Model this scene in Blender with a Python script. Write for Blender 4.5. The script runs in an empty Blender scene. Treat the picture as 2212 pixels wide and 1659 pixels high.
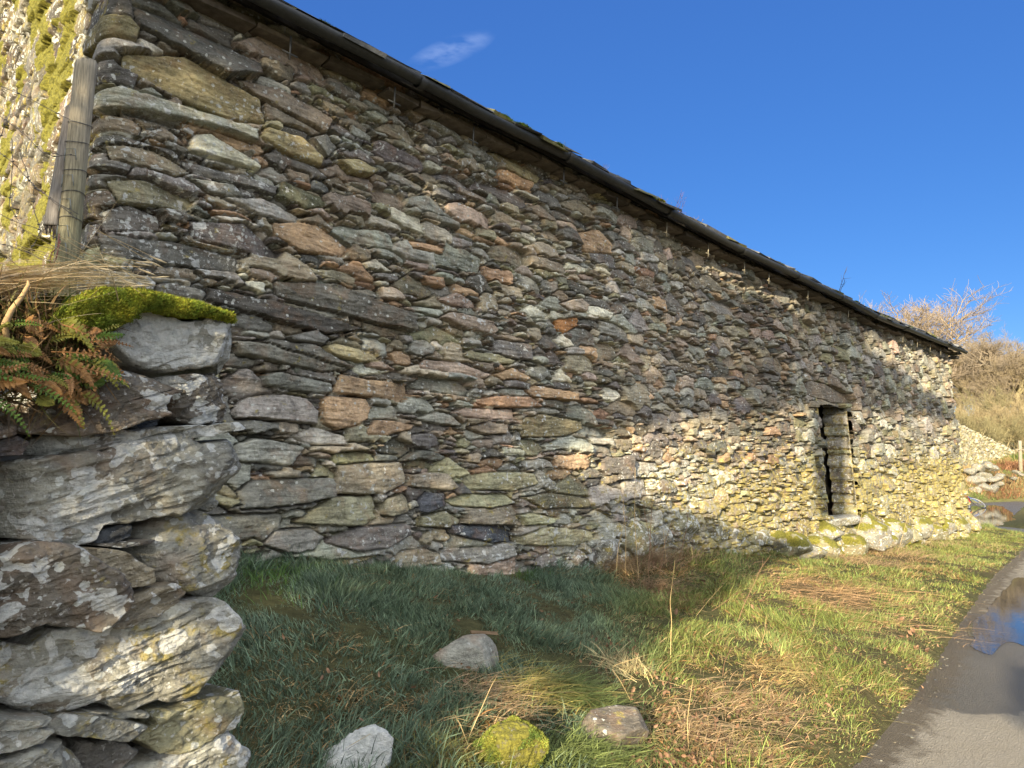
import bpy, math, random
import numpy as np
from mathutils import Vector

# ------------------------------------------------------------------ camera, sky, sun
SC = bpy.context.scene
COL = SC.collection
F = 1536.0
PITCH = math.atan(171 / F)
EYE = 1.55
D = 4.5                                     # camera to the long wall
SUN_EL = math.radians(15.0)
cam = bpy.data.cameras.new("camera")
cam.sensor_width = 36.0
cam.lens = 36.0 * F / 2212.0
cam.clip_start = 0.05
cam.clip_end = 3000
camo = bpy.data.objects.new("camera", cam)
COL.objects.link(camo)
camo.location = (0, 0, EYE)
camo.rotation_euler = (math.pi / 2 + PITCH, 0, 0)
SC.camera = camo

a_ = np.array([1484 / F, 1 / math.cos(PITCH)])
W2 = a_ / np.hypot(*a_)                     # along the long wall, away from us
N2 = np.array([W2[1], -W2[0]])              # out of the long wall, towards the road
AZ = math.radians(24.0)
H2 = math.cos(AZ) * W2 - math.sin(AZ) * N2  # the way sunlight travels over the ground
L3 = np.array([H2[0] * math.cos(SUN_EL), H2[1] * math.cos(SUN_EL), -math.sin(SUN_EL)])

world = bpy.data.worlds.new("World")
SC.world = world
world.use_nodes = True
wt = world.node_tree
wt.nodes.clear()
wo = wt.nodes.new('ShaderNodeOutputWorld')
bg = wt.nodes.new('ShaderNodeBackground')
sky = wt.nodes.new('ShaderNodeTexSky')
sky.sky_type = 'NISHITA'
sky.sun_disc = False
sky.sun_elevation = SUN_EL
sky.sun_rotation = math.atan2(-H2[0], -H2[1])
sky.altitude = 1500
sky.air_density = 1.0
sky.dust_density = 0.0
sky.ozone_density = 3.0
bg.inputs['Strength'].default_value = 0.15
# a thin wisp of cloud low over the roof line
geo = wt.nodes.new('ShaderNodeTexCoord')
mp = wt.nodes.new('ShaderNodeMapping')
mp.inputs['Rotation'].default_value = (0, math.radians(24), 0)
mp.inputs['Scale'].default_value = (5, 5, 16)
wt.links.new(geo.outputs['Generated'], mp.inputs['Vector'])
cn = wt.nodes.new('ShaderNodeTexNoise')
cn.inputs['Scale'].default_value = 3.2
cn.inputs['Detail'].default_value = 7
wt.links.new(mp.outputs['Vector'], cn.inputs['Vector'])


def ray(x, y):
    u = (np.asarray(x, float) - 1106) / F
    v = (829.5 - np.asarray(y, float)) / F
    return np.stack([u, math.cos(PITCH) - math.sin(PITCH) * v, math.sin(PITCH) + math.cos(PITCH) * v], -1)


cdir = ray(936, 124); cdir = cdir / np.linalg.norm(cdir)
tdir = ray(1010, 96); tdir = tdir / np.linalg.norm(tdir) - cdir
tl = np.linalg.norm(tdir); tdir = tdir / tl
odir = np.cross(cdir, tdir)


def wmath(op, a, b=None, c=None):
    m = wt.nodes.new('ShaderNodeMath')
    m.operation = op
    for i, v in enumerate((a, b, c)):
        if v is None: continue
        if isinstance(v, (int, float)): m.inputs[i].default_value = v
        else: wt.links.new(v, m.inputs[i])
    return m.outputs[0]


def wdot(vec):
    d = wt.nodes.new('ShaderNodeVectorMath'); d.operation = 'DOT_PRODUCT'
    nz = wt.nodes.new('ShaderNodeVectorMath'); nz.operation = 'NORMALIZE'
    wt.links.new(geo.outputs['Generated'], nz.inputs[0])
    wt.links.new(nz.outputs[0], d.inputs[0]); d.inputs[1].default_value = tuple(vec)
    return d.outputs['Value']


ca = wmath('DIVIDE', wmath('ADD', wdot(tdir), 0.0), 0.062)
cb = wmath('DIVIDE', wmath('ADD', wdot(odir), 0.0), 0.017)
front = wmath('GREATER_THAN', wdot(cdir), 0.9)
rr = wmath('SQRT', wmath('ADD', wmath('MULTIPLY', ca, ca), wmath('MULTIPLY', cb, cb)))
inside = wmath('MAXIMUM', wmath('SUBTRACT', 1.0, rr), 0.0)
wisp = wmath('MULTIPLY', wmath('MULTIPLY', inside, front), wmath('MAXIMUM', wmath('SUBTRACT', cn.outputs['Fac'], 0.36), 0.0))
wisp = wmath('MINIMUM', wmath('MULTIPLY', wisp, 1.9), 0.34)
mixc = wt.nodes.new('ShaderNodeMix'); mixc.data_type = 'RGBA'
hs = wt.nodes.new('ShaderNodeHueSaturation')
hs.inputs['Saturation'].default_value = 1.22
hs.inputs['Value'].default_value = 0.39
wt.links.new(sky.outputs[0], hs.inputs['Color'])
wt.links.new(wisp, mixc.inputs['Factor'])
deep = wt.nodes.new('ShaderNodeMix'); deep.data_type = 'RGBA'      # deepens and evens the clear winter blue
deep.inputs['Factor'].default_value = 0.45
wt.links.new(hs.outputs[0], deep.inputs['A'])
deep.inputs['B'].default_value = (0.18, 0.47, 1.8, 1)
wt.links.new(deep.outputs['Result'], mixc.inputs['A'])
mixc.inputs['B'].default_value = (1.9, 2.3, 3.2, 1)
# unseen bright fill added to the sky behind the viewpoint, lifts the shade
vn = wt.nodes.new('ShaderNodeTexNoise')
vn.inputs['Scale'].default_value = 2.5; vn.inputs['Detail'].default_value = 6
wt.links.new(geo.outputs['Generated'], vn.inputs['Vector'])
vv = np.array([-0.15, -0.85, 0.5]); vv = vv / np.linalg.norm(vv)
sky_fill = wmath('MINIMUM', wmath('MAXIMUM', wmath('MULTIPLY', wmath('SUBTRACT', wdot(vv), 0.12), 2.4), 0.0), 1.0)
sky_fill = wmath('MULTIPLY', sky_fill, wmath('MINIMUM', wmath('MULTIPLY', vn.outputs['Fac'], 1.7), 1.0))
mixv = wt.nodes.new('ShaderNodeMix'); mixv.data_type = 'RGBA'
wt.links.new(sky_fill, mixv.inputs['Factor'])
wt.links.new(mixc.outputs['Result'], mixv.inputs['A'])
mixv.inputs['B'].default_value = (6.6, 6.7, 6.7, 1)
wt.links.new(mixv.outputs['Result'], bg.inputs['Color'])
wt.links.new(bg.outputs[0], wo.inputs['Surface'])

sun = bpy.data.lights.new("sun", 'SUN')
sun.energy = 5.0
sun.angle = math.radians(0.53)
sun.color = (1.0, 0.84, 0.58)
suno = bpy.data.objects.new("sun", sun)
COL.objects.link(suno)
suno.rotation_euler = Vector(L3).to_track_quat('-Z', 'Y').to_euler()
suno.location = (-10, -20, 15)

SC.view_settings.view_transform = 'Standard'
SC.view_settings.look = 'None'
SC.view_settings.gamma = 1.0
SC.view_settings.exposure = 1.55
SC.cycles.max_bounces = 6
SC.cycles.diffuse_bounces = 4
SC.cycles.glossy_bounces = 2

RNG = np.random.default_rng(7)
random.seed(7)


# ------------------------------------------------------------------ coordinates
def project(P):
    """world points (n,3) -> photo coordinates on a 2212 px wide frame"""
    d = P - np.array([0, 0, EYE])
    cp, sp = math.cos(PITCH), math.sin(PITCH)
    z = d[:, 1] * cp + d[:, 2] * sp
    v = -d[:, 1] * sp + d[:, 2] * cp
    z = np.where(z < 0.05, 0.05, z)
    return 1106 + F * d[:, 0] / z, 829.5 - F * v / z


def on_wall(x, y, t=0.0):
    r = ray(x, y)
    k = (t - D) / (r[..., :2] @ N2)
    P = r * k[..., None] if np.ndim(k) else r * k
    return P[..., :2] @ W2, P[..., 2] + EYE


def xy(s, t):
    s = np.asarray(s, float); t = np.asarray(t, float)
    return np.stack([s * W2[0] + (t - D) * N2[0], s * W2[1] + (t - D) * N2[1]], -1)


def st(x, y):
    return x * W2[0] + y * W2[1], x * N2[0] + y * N2[1] + D


# ------------------------------------------------------------------ noise
def _hash(ix, iy, iz, seed):
    h = (ix.astype(np.int64) * 374761393 + iy.astype(np.int64) * 668265263 + iz.astype(np.int64) * 2147483647 + seed * 974711) & 0xffffffff
    h = ((h ^ (h >> 13)) * 1274126177) & 0xffffffff
    h = ((h ^ (h >> 16)) * 2246822519) & 0xffffffff
    return ((h ^ (h >> 15)) & 0xffffff) / float(0xffffff)


def vnoise(x, y, z, seed=0):
    x = np.asarray(x, float); y = np.asarray(y, float) + 0 * x; z = np.asarray(z, float) + 0 * x
    fx, fy, fz = np.floor(x), np.floor(y), np.floor(z)
    ux, uy, uz = x - fx, y - fy, z - fz
    ux = ux * ux * (3 - 2 * ux); uy = uy * uy * (3 - 2 * uy); uz = uz * uz * (3 - 2 * uz)
    ix, iy, iz = fx.astype(np.int64), fy.astype(np.int64), fz.astype(np.int64)
    out = 0
    for dx in (0, 1):
        wx = ux if dx else 1 - ux
        for dy in (0, 1):
            wy = uy if dy else 1 - uy
            for dz in (0, 1):
                wz = uz if dz else 1 - uz
                out = out + wx * wy * wz * _hash(ix + dx, iy + dy, iz + dz, seed)
    return out * 2 - 1


def fbm(x, y, z, oct=4, seed=0, gain=0.5):
    a, s, o = 1.0, 0.0, 0
    for k in range(oct):
        o = o + a * vnoise(x * 2 ** k, y * 2 ** k, z * 2 ** k, seed + k * 17)
        s += a; a *= gain
    return o / s


def smooth(a, b, x):
    t = np.clip((x - a) / (b - a), 0, 1)
    return t * t * (3 - 2 * t)


def inpoly(px, py, poly):
    c = np.zeros(np.shape(px), bool)
    n = len(poly)
    for i in range(n):
        x0, y0 = poly[i]; x1, y1 = poly[(i + 1) % n]
        cond = ((y0 > py) != (y1 > py))
        xi = (x1 - x0) * (py - y0) / ((y1 - y0) if y1 != y0 else 1e-9) + x0
        c ^= cond & (px < xi)
    return c


# ------------------------------------------------------------------ object helpers
def tag(o, label=None, cat=None, group=None, kind=None):
    if label: o['label'] = label
    if cat: o['category'] = cat
    if group: o['group'] = group
    if kind: o['kind'] = kind
    return o


def empty(name, loc=(0, 0, 0)):
    o = bpy.data.objects.new(name, None)
    o.location = loc
    o.empty_display_size = 0.1
    COL.objects.link(o)
    return o


def mk(name, V, Fc, mat, parent=None, col=None, msk=None, smoothed=True, origin=None):
    """V (n,3) float, Fc (m,k) int or list of such arrays; world coordinates, parent kept at its own place"""
    me = bpy.data.meshes.new(name)
    V = np.asarray(V, np.float32)
    if origin is None:
        origin = np.zeros(3); q_ = parent
        while q_ is not None: origin = origin + np.array(q_.location); q_ = q_.parent
    if not isinstance(Fc, list): Fc = [Fc]
    Fc = [np.asarray(f, np.int32) for f in Fc if len(f)]
    me.vertices.add(len(V))
    me.vertices.foreach_set('co', (V - np.asarray(origin, np.float32)).ravel())
    nl = sum(f.size for f in Fc); npl = sum(len(f) for f in Fc)
    me.loops.add(nl)
    me.loops.foreach_set('vertex_index', np.concatenate([f.ravel() for f in Fc]))
    me.polygons.add(npl)
    tot = np.concatenate([np.full(len(f), f.shape[1], np.int32) for f in Fc])
    st_ = np.concatenate([[0], np.cumsum(tot)[:-1]]).astype(np.int32)
    me.polygons.foreach_set('loop_start', st_)
    me.polygons.foreach_set('loop_total', tot)
    me.polygons.foreach_set('use_smooth', np.full(npl, smoothed))
    for nm, arr in (('Col', col), ('Msk', msk)):
        if arr is not None:
            at = me.color_attributes.new(nm, 'FLOAT_COLOR', 'POINT')
            arr = np.asarray(arr, np.float32)
            if arr.ndim == 1: arr = np.tile(arr, (len(V), 1))
            if arr.shape[1] == 3: arr = np.concatenate([arr, np.ones((len(arr), 1), np.float32)], 1)
            at.data.foreach_set('color', arr.ravel())
    me.update(calc_edges=True)
    me.validate()
    if mat is not None: me.materials.append(mat)
    o = bpy.data.objects.new(name, me)
    COL.objects.link(o)
    if parent is not None:
        o.parent = parent
    else:
        o.location = tuple(float(v) for v in origin)
    return o


def tube(pts, rad, sides=6, cap=True):
    """tube along pts (n,3) with radii -> V, F"""
    pts = np.asarray(pts, float); n = len(pts)
    rad = np.full(n, rad) if np.ndim(rad) == 0 else np.asarray(rad, float)
    T = np.gradient(pts, axis=0)
    T /= np.linalg.norm(T, axis=1)[:, None] + 1e-9
    ref = np.array([0, 0, 1.0]) if abs(T[0, 2]) < 0.9 else np.array([1.0, 0, 0])
    A = np.cross(T, ref); A /= np.linalg.norm(A, axis=1)[:, None] + 1e-9
    B = np.cross(T, A)
    ang = np.arange(sides) * 2 * math.pi / sides
    V = pts[:, None] + rad[:, None, None] * (np.cos(ang)[None, :, None] * A[:, None] + np.sin(ang)[None, :, None] * B[:, None])
    V = V.reshape(-1, 3)
    i = np.arange(n - 1)[:, None] * sides; j = np.arange(sides)[None]
    j2 = (j + 1) % sides
    Fq = np.stack([i + j, i + j2, i + sides + j2, i + sides + j], -1).reshape(-1, 4)
    Fs = [Fq]
    if cap:
        V = np.concatenate([V, pts[:1], pts[-1:]])
        c0, c1 = len(V) - 2, len(V) - 1
        jj = np.arange(sides)
        Fs.append(np.stack([np.full(sides, c0), (jj + 1) % sides, jj], -1))
        b = (n - 1) * sides
        Fs.append(np.stack([np.full(sides, c1), b + jj, b + (jj + 1) % sides], -1))
    return V, Fs


class Acc:
    """collects pieces of ONE mesh"""
    def __init__(s): s.V = []; s.F = {}; s.C = []; s.n = 0
    def add(s, V, Fs, c=None):
        if not isinstance(Fs, list): Fs = [Fs]
        for f in Fs:
            f = np.asarray(f)
            s.F.setdefault(f.shape[1], []).append(f + s.n)
        s.V.append(V); s.n += len(V)
        if c is not None:
            c = np.asarray(c, float)
            s.C.append(np.tile(c, (len(V), 1)) if c.ndim == 1 else c)
    def build(s, name, mat, parent=None, smoothed=True, origin=None, msk=None):
        V = np.concatenate(s.V)
        Fs = [np.concatenate(v) for v in s.F.values()]
        return mk(name, V, Fs, mat, parent, np.concatenate(s.C) if s.C else None, msk, smoothed, origin)


def boxVF(c, hx, hy, hz, ax=None):
    c = np.asarray(c, float)
    if ax is None: ax = np.eye(3)
    sgn = np.array([[-1, -1, -1], [1, -1, -1], [1, 1, -1], [-1, 1, -1], [-1, -1, 1], [1, -1, 1], [1, 1, 1], [-1, 1, 1]], float)
    V = c + (sgn * [hx, hy, hz]) @ ax
    Fq = np.array([[0, 3, 2, 1], [4, 5, 6, 7], [0, 1, 5, 4], [1, 2, 6, 5], [2, 3, 7, 6], [3, 0, 4, 7]])
    return V, Fq


# ------------------------------------------------------------------ materials
class NT:
    def __init__(s, name):
        s.m = bpy.data.materials.new(name); s.m.use_nodes = True
        s.t = s.m.node_tree; s.t.nodes.clear()
        s.out = s.t.nodes.new('ShaderNodeOutputMaterial')
        s.b = s.t.nodes.new('ShaderNodeBsdfPrincipled')
        s.t.links.new(s.b.outputs[0], s.out.inputs['Surface'])
        tc = s.t.nodes.new('ShaderNodeTexCoord'); s.obj = tc.outputs['Object']
        g = s.t.nodes.new('ShaderNodeNewGeometry'); s.pos = g.outputs['Position']
    def set(s, k, v):
        if hasattr(v, 'is_linked') or hasattr(v, 'links'): s.t.links.new(v, s.b.inputs[k])
        else: s.b.inputs[k].default_value = v
    def attr(s, n):
        a = s.t.nodes.new('ShaderNodeAttribute'); a.attribute_name = n; return a
    def noise(s, scale, detail=4, rough=0.55, vec=None, stretch=None, dist=0.0):
        n = s.t.nodes.new('ShaderNodeTexNoise')
        n.inputs['Scale'].default_value = scale; n.inputs['Detail'].default_value = detail
        n.inputs['Roughness'].default_value = rough; n.inputs['Distortion'].default_value = dist
        v = vec if vec is not None else s.pos
        if stretch:
            m = s.t.nodes.new('ShaderNodeMapping'); m.inputs['Scale'].default_value = stretch
            s.t.links.new(v, m.inputs['Vector']); v = m.outputs[0]
        s.t.links.new(v, n.inputs['Vector'])
        return n.outputs['Fac']
    def voro(s, scale, feat='F1'):
        n = s.t.nodes.new('ShaderNodeTexVoronoi'); n.feature = feat
        n.inputs['Scale'].default_value = scale
        s.t.links.new(s.pos, n.inputs['Vector']); return n
    def ma(s, op, a, b=0.0, clamp=False):
        m = s.t.nodes.new('ShaderNodeMath'); m.operation = op; m.use_clamp = clamp
        for i, v in enumerate((a, b)):
            if isinstance(v, (int, float)): m.inputs[i].default_value = v
            else: s.t.links.new(v, m.inputs[i])
        return m.outputs[0]
    def rng(s, v, a, b, c=0.0, d=1.0):
        m = s.t.nodes.new('ShaderNodeMapRange'); m.clamp = True
        s.t.links.new(v, m.inputs['Value'])
        for k, q in zip(('From Min', 'From Max', 'To Min', 'To Max'), (a, b, c, d)):
            if isinstance(q, (int, float)): m.inputs[k].default_value = q
            else: s.t.links.new(q, m.inputs[k])
        return m.outputs[0]
    def mix(s, f, a, b, mode='MIX'):
        m = s.t.nodes.new('ShaderNodeMix'); m.data_type = 'RGBA'; m.blend_type = mode
        for k, v in (('Factor', f), ('A', a), ('B', b)):
            i = m.inputs[k]
            if isinstance(v, (int, float)): i.default_value = v
            elif isinstance(v, tuple):
                m.inputs[6 if k == 'A' else 7].default_value = (*v, 1) if len(v) == 3 else v
            else:
                s.t.links.new(v, i if k == 'Factor' else m.inputs[6 if k == 'A' else 7])
        return m.outputs[2]
    def grey(s, v):
        c = s.t.nodes.new('ShaderNodeCombineColor')
        for i in range(3): s.t.links.new(v, c.inputs[i])
        return c.outputs[0]
    def sep(s, c):
        n = s.t.nodes.new('ShaderNodeSeparateColor'); s.t.links.new(c, n.inputs[0]); return n.outputs
    def bump(s, h, strength=0.5, dist=0.01):
        b = s.t.nodes.new('ShaderNodeBump'); b.inputs['Strength'].default_value = strength
        b.inputs['Distance'].default_value = dist
        s.t.links.new(h, b.inputs['Height'])
        s.t.links.new(b.outputs[0], s.b.inputs['Normal'])


def mat_stone():
    m = NT('stone')
    col = m.attr('Col').outputs['Color']; msk = m.sep(m.attr('Msk').outputs['Color'])
    n1 = m.noise(7, 6, 0.62); n2 = m.noise(45, 5, 0.65); n3 = m.noise(2.2, 3)
    nst = m.noise(9, 5, 0.6, stretch=(1, 1, 6), dist=0.4)
    v = m.ma('ADD', m.rng(n1, 0.3, 0.72, 0.55, 1.2), m.rng(n2, 0.3, 0.7, -0.22, 0.22))
    v = m.ma('ADD', v, m.rng(nst, 0.35, 0.65, -0.16, 0.16))
    c = m.mix(1.0, col, m.grey(v), 'MULTIPLY')
    rust = m.ma('MULTIPLY', m.rng(m.noise(5.5, 5, 0.6, dist=0.8), 0.5, 0.66), 0.30)
    c = m.mix(rust, c, (0.26, 0.135, 0.065))
    grime = m.rng(m.noise(12, 4, 0.6, dist=1.0), 0.56, 0.68, 0, 0.45)
    c = m.mix(grime, c, (0.055, 0.052, 0.05))
    # yellow lichen
    ye = m.rng(m.ma('ADD', m.noise(13, 5, 0.62), m.ma('MULTIPLY', msk[1], 0.34)), 0.66, 0.74, 0, 0.85)
    c = m.mix(ye, c, m.mix(m.rng(n2, .35, .65), (0.20, 0.18, 0.075), (0.40, 0.32, 0.09)))
    # crusty white lichen, patches and specks
    wh = m.rng(m.ma('ADD', m.noise(16, 3, 0.5, dist=0.5), m.ma('MULTIPLY', msk[2], 0.30)), 0.70, 0.72, 0, 0.8)
    c = m.mix(wh, c, m.mix(m.rng(n2, .3, .7), (0.38, 0.40, 0.39), (0.70, 0.70, 0.66)))
    sp = m.rng(m.ma('ADD', m.noise(75, 2, 0.5), m.ma('MULTIPLY', msk[2], 0.09)), 0.65, 0.73, 0, 0.6)
    c = m.mix(sp, c, (0.55, 0.55, 0.52))
    # round lichen discs
    vd = m.voro(26); vr = m.sep(vd.outputs['Color'])[0]
    dd_ = m.ma('ADD', vd.outputs['Distance'], m.rng(m.noise(120, 3), .3, .7, -.07, .07))
    disc = m.ma('MULTIPLY', m.rng(dd_, .30, .26), m.rng(m.ma('ADD', vr, m.ma('MULTIPLY', msk[2], .35)), .80, .84, 0, .8))
    c = m.mix(disc, c, m.mix(m.rng(n2, .3, .7), (0.42, 0.44, 0.41), (0.66, 0.67, 0.62)))
    # moss
    mo = m.rng(m.ma('ADD', m.noise(30, 4, 0.6), m.ma('MULTIPLY', msk[0], 1.0)), 0.85, 1.0)
    c = m.mix(mo, c, m.mix(m.rng(m.noise(60, 3), .3, .7), (0.07, 0.07, 0.014), (0.22, 0.205, 0.035)))
    m.set('Base Color', c); m.set('Roughness', 0.86)
    m.b.inputs['Specular IOR Level'].default_value = 0.25
    h = m.ma('ADD', m.ma('MULTIPLY', m.noise(38, 6, 0.7), 1.0), m.ma('MULTIPLY', nst, 0.9))
    h = m.ma('ADD', h, m.ma('MULTIPLY', m.noise(130, 4, 0.6), 0.45))
    m.bump(h, 1.0, 0.018)
    return m.m


def mat_attr(name, rough=0.7, var=0.3, scale=20, bump=0.0, bscale=60, spec=0.3, trans=0.0, stretch=None):
    m = NT(name)
    col = m.attr('Col').outputs['Color']
    c = m.mix(1.0, col, m.grey(m.rng(m.noise(scale, 4, 0.6, stretch=stretch), 0.3, 0.7, 1 - var, 1 + var)), 'MULTIPLY')
    m.set('Base Color', c); m.set('Roughness', rough)
    m.b.inputs['Specular IOR Level'].default_value = spec
    if bump: m.bump(m.noise(bscale, 5, 0.6, stretch=stretch), bump, 0.01)
    if trans:
        tr = m.t.nodes.new('ShaderNodeBsdfTranslucent'); m.t.links.new(c, tr.inputs['Color'])
        mx = m.t.nodes.new('ShaderNodeMixShader'); mx.inputs[0].default_value = trans
        m.t.links.new(m.b.outputs[0], mx.inputs[1]); m.t.links.new(tr.outputs[0], mx.inputs[2])
        m.t.links.new(mx.outputs[0], m.out.inputs['Surface'])
    return m.m


M_STONE = mat_stone()
M_GRASS = mat_attr('grass_blade', 0.6, 0.25, 8, trans=0.25)
M_DRY = mat_attr('dry_stem', 0.6, 0.25, 30, trans=0.15)
M_LEAF = mat_attr('leaf', 0.6, 0.3, 20, trans=0.25)
M_BARK = mat_attr('bark', 0.85, 0.35, 12, 0.4, 30)
M_WOOD = mat_attr('weathered_wood', 0.85, 0.45, 30, 0.8, 50, stretch=(4, 4, 0.35))
M_METAL = mat_attr('painted_metal', 0.5, 0.35, 25, 0.3, 40, spec=0.5)
M_MOSS = mat_attr('moss', 0.95, 0.45, 55, 0.6, 160, spec=0.1)
M_SLATE = mat_attr('slate', 0.8, 0.4, 14, 0.6, 40)
M_DARK = mat_attr('interior_plaster', 0.95, 0.2, 5)


def mat_ground():
    m = NT('soil_and_turf')
    col = m.attr('Col').outputs['Color']
    c = m.mix(1.0, col, m.grey(m.rng(m.noise(14, 6, 0.65), .3, .7, .5, 1.4)), 'MULTIPLY')
    m.set('Base Color', c); m.set('Roughness', 0.95)
    m.b.inputs['Specular IOR Level'].default_value = 0.1
    m.bump(m.noise(30, 6, 0.7), 0.8, 0.03)
    return m.m


def mat_road():
    m = NT('asphalt')
    wet = m.sep(m.attr('Msk').outputs['Color'])
    wn = m.ma('ADD', wet[0], m.rng(m.noise(2.2, 6, 0.65), 0.3, 0.7, -0.45, 0.45))
    wetf = m.rng(wn, 0.42, 0.56)
    chips = m.voro(210).outputs['Distance']
    n = m.noise(90, 4, 0.7)
    c = m.mix(m.rng(n, .3, .7), (0.09, 0.08, 0.068), (0.31, 0.28, 0.235))
    c = m.mix(m.rng(m.noise(3, 4), .4, .65, 0, .5), c, (0.20, 0.17, 0.12))
    c = m.mix(m.rng(chips, 0.1, 0.5, 0.0, 0.5), c, (0.46, 0.42, 0.34))
    dry = m.rng(m.noise(0.9, 4, 0.6), .45, .6, 0.0, 0.35)
    c = m.mix(dry, c, (0.16, 0.145, 0.12))
    c = m.mix(m.ma('MULTIPLY', wetf, 0.72), c, (0.03, 0.032, 0.036))
    c = m.mix(m.ma('MULTIPLY', m.rng(m.ma('ADD', wet[1], m.rng(m.noise(9, 5, 0.6), .3, .7, -.35, .35)), .35, .8), .85), c, (0.085, 0.065, 0.04))
    m.set('Base Color', c)
    m.set('Roughness', m.rng(wetf, 0, 1, 0.9, 0.38))
    h = m.ma('ADD', m.ma('MULTIPLY', m.voro(120).outputs['Distance'], 1.2), m.ma('MULTIPLY', m.noise(45, 5, 0.7), 1.2))
    m.bump(h, 1.0, 0.02)
    return m.m


def mat_puddle():
    m = NT('puddle_water')
    m.set('Base Color', (0.02, 0.022, 0.022, 1)); m.set('Roughness', 0.04)
    m.b.inputs['IOR'].default_value = 1.33
    m.b.inputs['Specular IOR Level'].default_value = 0.9
    m.bump(m.noise(6, 3), 0.05, 0.01)
    return m.m


M_GROUND = mat_ground(); M_ROAD = mat_road(); M_PUD = mat_puddle()

# ------------------------------------------------------------------ terrain
ZB_S = [-4, 0.5, 2.06, 2.71, 3.5, 4.55, 5.65, 6.7, 7.7, 9.6, 12.1, 17.5, 22.5, 26, 40, 80]
ZB_Z = [1.1, 1.0, 0.93, 0.84, 0.72, 0.60, 0.50, 0.53, 0.50, 0.30, 0.06, -0.12, -0.20, -0.30, -0.40, -0.4]
TE_S = [-30, 0, 3.95, 5.45, 9.2, 12.25, 17.6, 23.0, 24.2, 25.2, 26, 34, 42, 50, 90]
TE_T = [3.4, 3.3, 3.08, 2.96, 2.55, 2.25, 1.8, 1.2, 0.5, -1.5, -3.5, -4.2, -5.0, -7.5, -40]


def zroad(s):
    return np.interp(s, [-40, 3, 6, 12.5, 17, 25, 41, 90], [0.15, 0.0, -0.07, -0.08, -0.2, -0.36, -0.365, -0.3])


def gz(s, t, detail=True):
    s = np.asarray(s, float); t = np.asarray(t, float)
    te = np.interp(s, TE_S, TE_T)
    zb = np.interp(s, ZB_S, ZB_Z); zr = zroad(s)
    f = np.clip((te - t) / np.maximum(te, 0.6), 0, 1)
    f = np.where(s > 25, smooth(0, 1, (te - t) / 2.0), f)
    z = zr + (zb - zr) * (0.10 * smooth(0, .08, f) + 0.90 * f ** 0.9)
    tr = te + 3.4                                     # far side of the road
    z = z + 0.5 * smooth(0, 2.5, t - tr) * smooth(60, 30, np.abs(s))
    # the bank behind the yard
    y = s * W2[1] + (t - D) * N2[1]; x = s * W2[0] + (t - D) * N2[0]
    yb = np.interp(x / np.maximum(y, 1), [0.3, 0.63, 0.75, 1.1], [34.0, 34.0, 37.0, 40.0])
    bank = 1.55 * smooth(0, 5, y - yb) + 1.6 * smooth(4, 26, y - yb)
    z = np.where((s > 24) , z + bank * smooth(24, 28, s), z)
    z = z + 12.0 * smooth(75, 260, np.hypot(x, y))
    if detail:
        onroad = (t > te) & (t < tr)
        z = z + np.where(onroad, 0.0, 1.0) * (0.03 * fbm(x * 1.3, y * 1.3, 0, 3, 3) + 0.016 * fbm(x * 5, y * 5, 0, 3, 5)) * smooth(0, .2, np.abs(t - te))
    return z


def build_ground():
    r = np.concatenate([[0.0], 0.25 * (1.019 ** np.arange(0, 425))])
    r = r[r < 900]
    ang = np.concatenate([np.linspace(-50, 50, 420), np.linspace(52, 308, 90)]) * math.pi / 180
    R, A = np.meshgrid(r, ang, indexing='ij')
    X = R * np.sin(A); Y = R * np.cos(A)
    s, t = st(X, Y)
    Z = gz(s, t)
    te = np.interp(s, TE_S, TE_T)
    under = (t > te + .02) & (t < te + 3.38) & (s < 58)
    Z = np.where(under, Z - 0.05, Z)
    V = np.stack([X, Y, Z], -1).reshape(-1, 3)
    nr, na = R.shape
    i = np.arange(nr - 1)[:, None]; j = np.arange(na)[None]; j2 = (j + 1) % na
    Fq = np.stack([i * na + j, (i + 1) * na + j, (i + 1) * na + j2, i * na + j2], -1).reshape(-1, 4)
    n = fbm(V[:, 0] * .8, V[:, 1] * .8, 0, 4, 9)[:, None] * .5 + .5
    n2 = fbm(V[:, 0] * .25, V[:, 1] * .25, 0, 3, 19)[:, None] * .5 + .5
    g = np.array([0.045, 0.055, 0.02]); b = np.array([0.09, 0.07, 0.038])
    c = g * (1 - n) + b * n
    far = smooth(24, 34, V[:, 1])[:, None]
    tan = np.array([0.20, 0.15, 0.075]); gr = np.array([0.085, 0.11, 0.03])
    c = c * (1 - far) + (tan * n2 + gr * (1 - n2)) * far
    o = mk('ground', V, Fq, M_GROUND, None, c)
    tag(o, kind='structure')


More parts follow.
